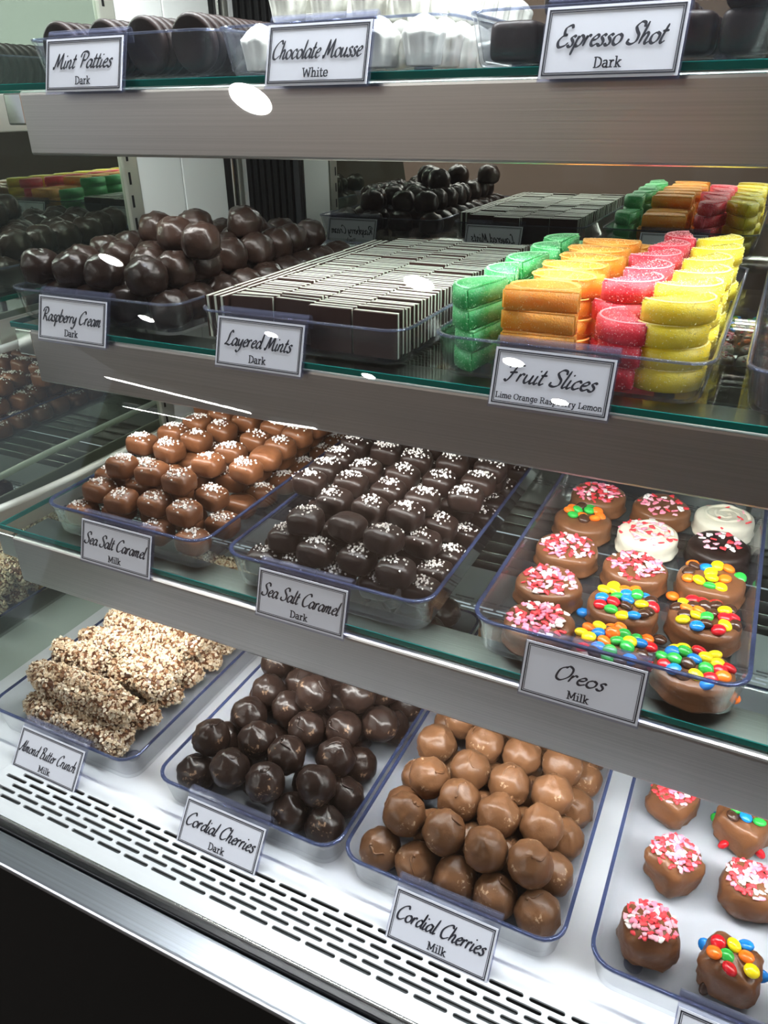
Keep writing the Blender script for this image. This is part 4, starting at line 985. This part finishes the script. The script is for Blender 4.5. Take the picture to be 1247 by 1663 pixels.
def cookie_mesh(mat, seed):
    r = .0240; vs, fs = [], []; n = 44
    pr_ = [(0, 0), (.92, 0), (1.04, .0006), (1.045, .0022), (.985, .0040), (1.0, .0075), (1.0, .0120), (.970, .0142), (.88, .0160), (.7, .0167), (.4, .0170), (0, .0171)]
    for a, (q, z) in enumerate(pr_):
        for k in range(n):
            an = 2*PI*k/n; w = 1+.016*math.sin(an*2+seed)+.012*math.sin(an*5+seed*2)+(.02*math.sin(an*9+seed) if z < .003 else 0)
            vs.append((r*q*w*math.cos(an), r*q*w*math.sin(an), z*(1+.05*math.sin(an*3+seed*3)*q)))
    for a in range(len(pr_)-1):
        for k in range(n): fs.append((a*n+k, a*n+(k+1) % n, (a+1)*n+(k+1) % n, (a+1)*n+k))
    return mesh('dipped_cookie', vs, fs, M[mat])
def topz(q): return .0170-.0009*(q/.0170)**2 if q < .0170 else .0161-.0030*((q-.0170)/.005)
def hearts(o, pts, zf, rnd, w):
    for x, y in pts:
        k = rnd.choices(['heart_red', 'heart_pink', 'heart_white', 'heart_pale'], w)[0]
        q = math.hypot(x, y); sl = max(0, (q-.014))*30
        h = obj('sugar_heart', HTS[k], o, (x, y, zf(q)+rnd.uniform(.0004, .0020)), (rnd.uniform(-.45, .45)-sl*y/max(q, 1e-4), rnd.uniform(-.45, .45)+sl*x/max(q, 1e-4), rnd.uniform(0, 6.28)))
def candies(o, pts, zf, rnd, cols=None):
    for x, y in pts:
        k = rnd.choice(cols or list(CND))
        q = math.hypot(x, y)
        obj('sugar_candy', CND[k], o, (x, y, zf(q)+rnd.uniform(.0004, .0026)), (rnd.uniform(-.4, .4), rnd.uniform(-.4, .4), rnd.uniform(0, 6.28)))
CKI = [cookie_mesh('milk_cookie', s) for s in range(4)]; CKD = cookie_mesh('dark_flat', 5); CKW = [cookie_mesh('white_choc', 6), cookie_mesh('white_choc', 8)]
WH = (5, 4, 2.2, 2)
CK = [('h', .4650, .1970, 'milk cookie covered in sugar hearts, front row left'), ('h', .4580, .2480, 'milk cookie heaped with red hearts, second row left'),
      ('h', .4580, .3030, 'milk cookie with mixed hearts, third row left'), ('m', .4580, .3560, 'milk cookie with a cluster of candies, fourth row left'),
      ('h', .4600, .4080, 'milk cookie with pink hearts, fifth row left'), ('m', .5140, .1895, 'milk cookie with candies behind the sign, front row middle'),
      ('m', .5130, .2420, 'milk cookie with candies and loose orange ones, second row middle'), ('h', .5120, .2960, 'milk cookie with hearts to one side, third row middle'),
      ('w', .5120, .3530, 'white frosted cookie with red and pink hearts, fourth row middle'), ('h', .5150, .4080, 'milk cookie with few hearts, fifth row middle'),
      ('m', .5665, .1895, 'milk cookie crowded with candies, front row right'), ('m', .5665, .2480, 'milk cookie with green and blue candies, second row right'),
      ('m', .5655, .3020, 'milk cookie with yellow and brown candies, third row right'), ('d', .5665, .3560, 'dark chocolate cookie with pink and white hearts, fourth row right'),
      ('w', .5665, .4090, 'white frosted cookie with three red hearts, fifth row right')]
for i, (kd, x, y, lab) in enumerate(CK):
    rn = random.Random(100+i)
    me = {'d': CKD, 'w': CKW[i % 2]}.get(kd, CKI[i % 4])
    o = place('dipped_cookie', me, x, y, G3+.0028, lab, 'cookie', 'decorated dipped cookies on the lowest shelf', (0, 0, rn.uniform(0, 6)))
    o.rotation_euler.z = 0
    if kd == 'h': hearts(o, scatter(62 if i != 9 else 30, .0205, .0027, rn, (0, .001)), topz, rn, WH)
    if kd == 'd': hearts(o, scatter(20, .017, .0042, rn, (0, .003)), topz, rn, (2, 1, 3, 5))
    if kd == 'w':
        hearts(o, scatter(36 if i == 8 else 10, .0215, .0045, rn), topz, rn, (4, 1, 1, 4))
        # frosting ripple on top
        obj('frosting_ripple', tube_mesh('frosting_ripple', [(q*math.cos(a), q*math.sin(a), .0168+.0006*math.sin(a*5)) for a, q in [(t*.35, .019-.00042*t) for t in range(40)]], .0016, M['white_choc'], 6), o)
    if kd == 'm': candies(o, scatter(24 if i in (5, 10, 6, 11) else 14, .0200 if i != 3 else .014, .0066, rn, (0, .002 if i != 3 else .006)), topz, rn)
LC = [('candy_orange', .5335, .2245), ('candy_brown', .5415, .2275), ('candy_red', .5370, .2165), ('candy_blue', .4870, .2370), ('candy_red', .5400, .1960), ('candy_red', .5575, .1735), ('candy_orange', .5690, .1700), ('candy_orange', .5420, .2795), ('candy_orange', .5905, .1800)]
for i, (k, x, y) in enumerate(LC):
    c = k.split('_')[1]
    place('sugar_candy', CND[k], x, max(y, .1800) if i < 5 else y+.0065, G3+.0028+.0027, f'loose {c} sugar coated candy on the cookie tray, {["beside second row middle cookie", "next to second row right cookie", "in front of the orange one", "left of second row middle cookie", "between the front cookies", "at the front rim", "at the front rim", "beside third row right cookie", "at the right front corner"][i]}', 'candy', 'loose candies on the cookie tray')
# marshmallows
def marsh_fn(p, d, seed):
    if p.z < -.010:
        a = math.atan2(d.y, d.x); k = 1.02+.04*math.sin(a*5+seed); p.x *= k; p.y *= k
    return p
WV = [blob('dipped_marshmallow', .0185, .0170, .0165, M['milk_cookie'], s+120, 3.2, .14, .01, 32, 20, marsh_fn, .92) for s in range(6)]
def marsh_top(q): return .0154-.0006*(q/.012)**2-(max(0, q-.0125)*.9)
MR = [('h', .5740, .1350, .35, 'dipped marshmallow with mixed hearts nearest the marshmallow sign'), ('m', .6250, .1330, -.2, 'dipped marshmallow covered in candies, front row right'),
      ('h', .5820, .1985, .8, 'dipped marshmallow with hearts on its far side, second row left'), ('h', .6325, .1990, .1, 'dipped marshmallow with hearts on top, second row right'),
      ('h', .5730, .2600, 1.1, 'dipped marshmallow with pink hearts, third row left'), ('m', .6250, .2570, -.5, 'dipped marshmallow with candies around its foot, third row right'),
      ('h', .6800, .1340, .3, 'dipped marshmallow with hearts, front row far right'), ('m', .6820, .2000, .4, 'dipped marshmallow with candies, second row far right')]
for i, (kd, x, y, rz, lab) in enumerate(MR):
    rn = random.Random(200+i)
    o = place('dipped_marshmallow', WV[i % 6], x, y, G0+.0028+.0155, lab, 'confectionery', 'dipped marshmallows on the white deck', (0, 0, rz))
    if kd == 'h': hearts(o, scatter(64, .0158, .0027, rn, (0, .0012)), marsh_top, rn, WH)
    else:
        candies(o, scatter(11, .0125, .0078, rn), marsh_top, rn)
        for k in range(6):
            an = rn.uniform(0, 6.28)
            obj('sugar_candy', CND[rn.choice(list(CND))], o, (.0185*math.cos(an), .0172*math.sin(an), rn.uniform(-.010, .004)), (rn.uniform(1, 2), 0, an))
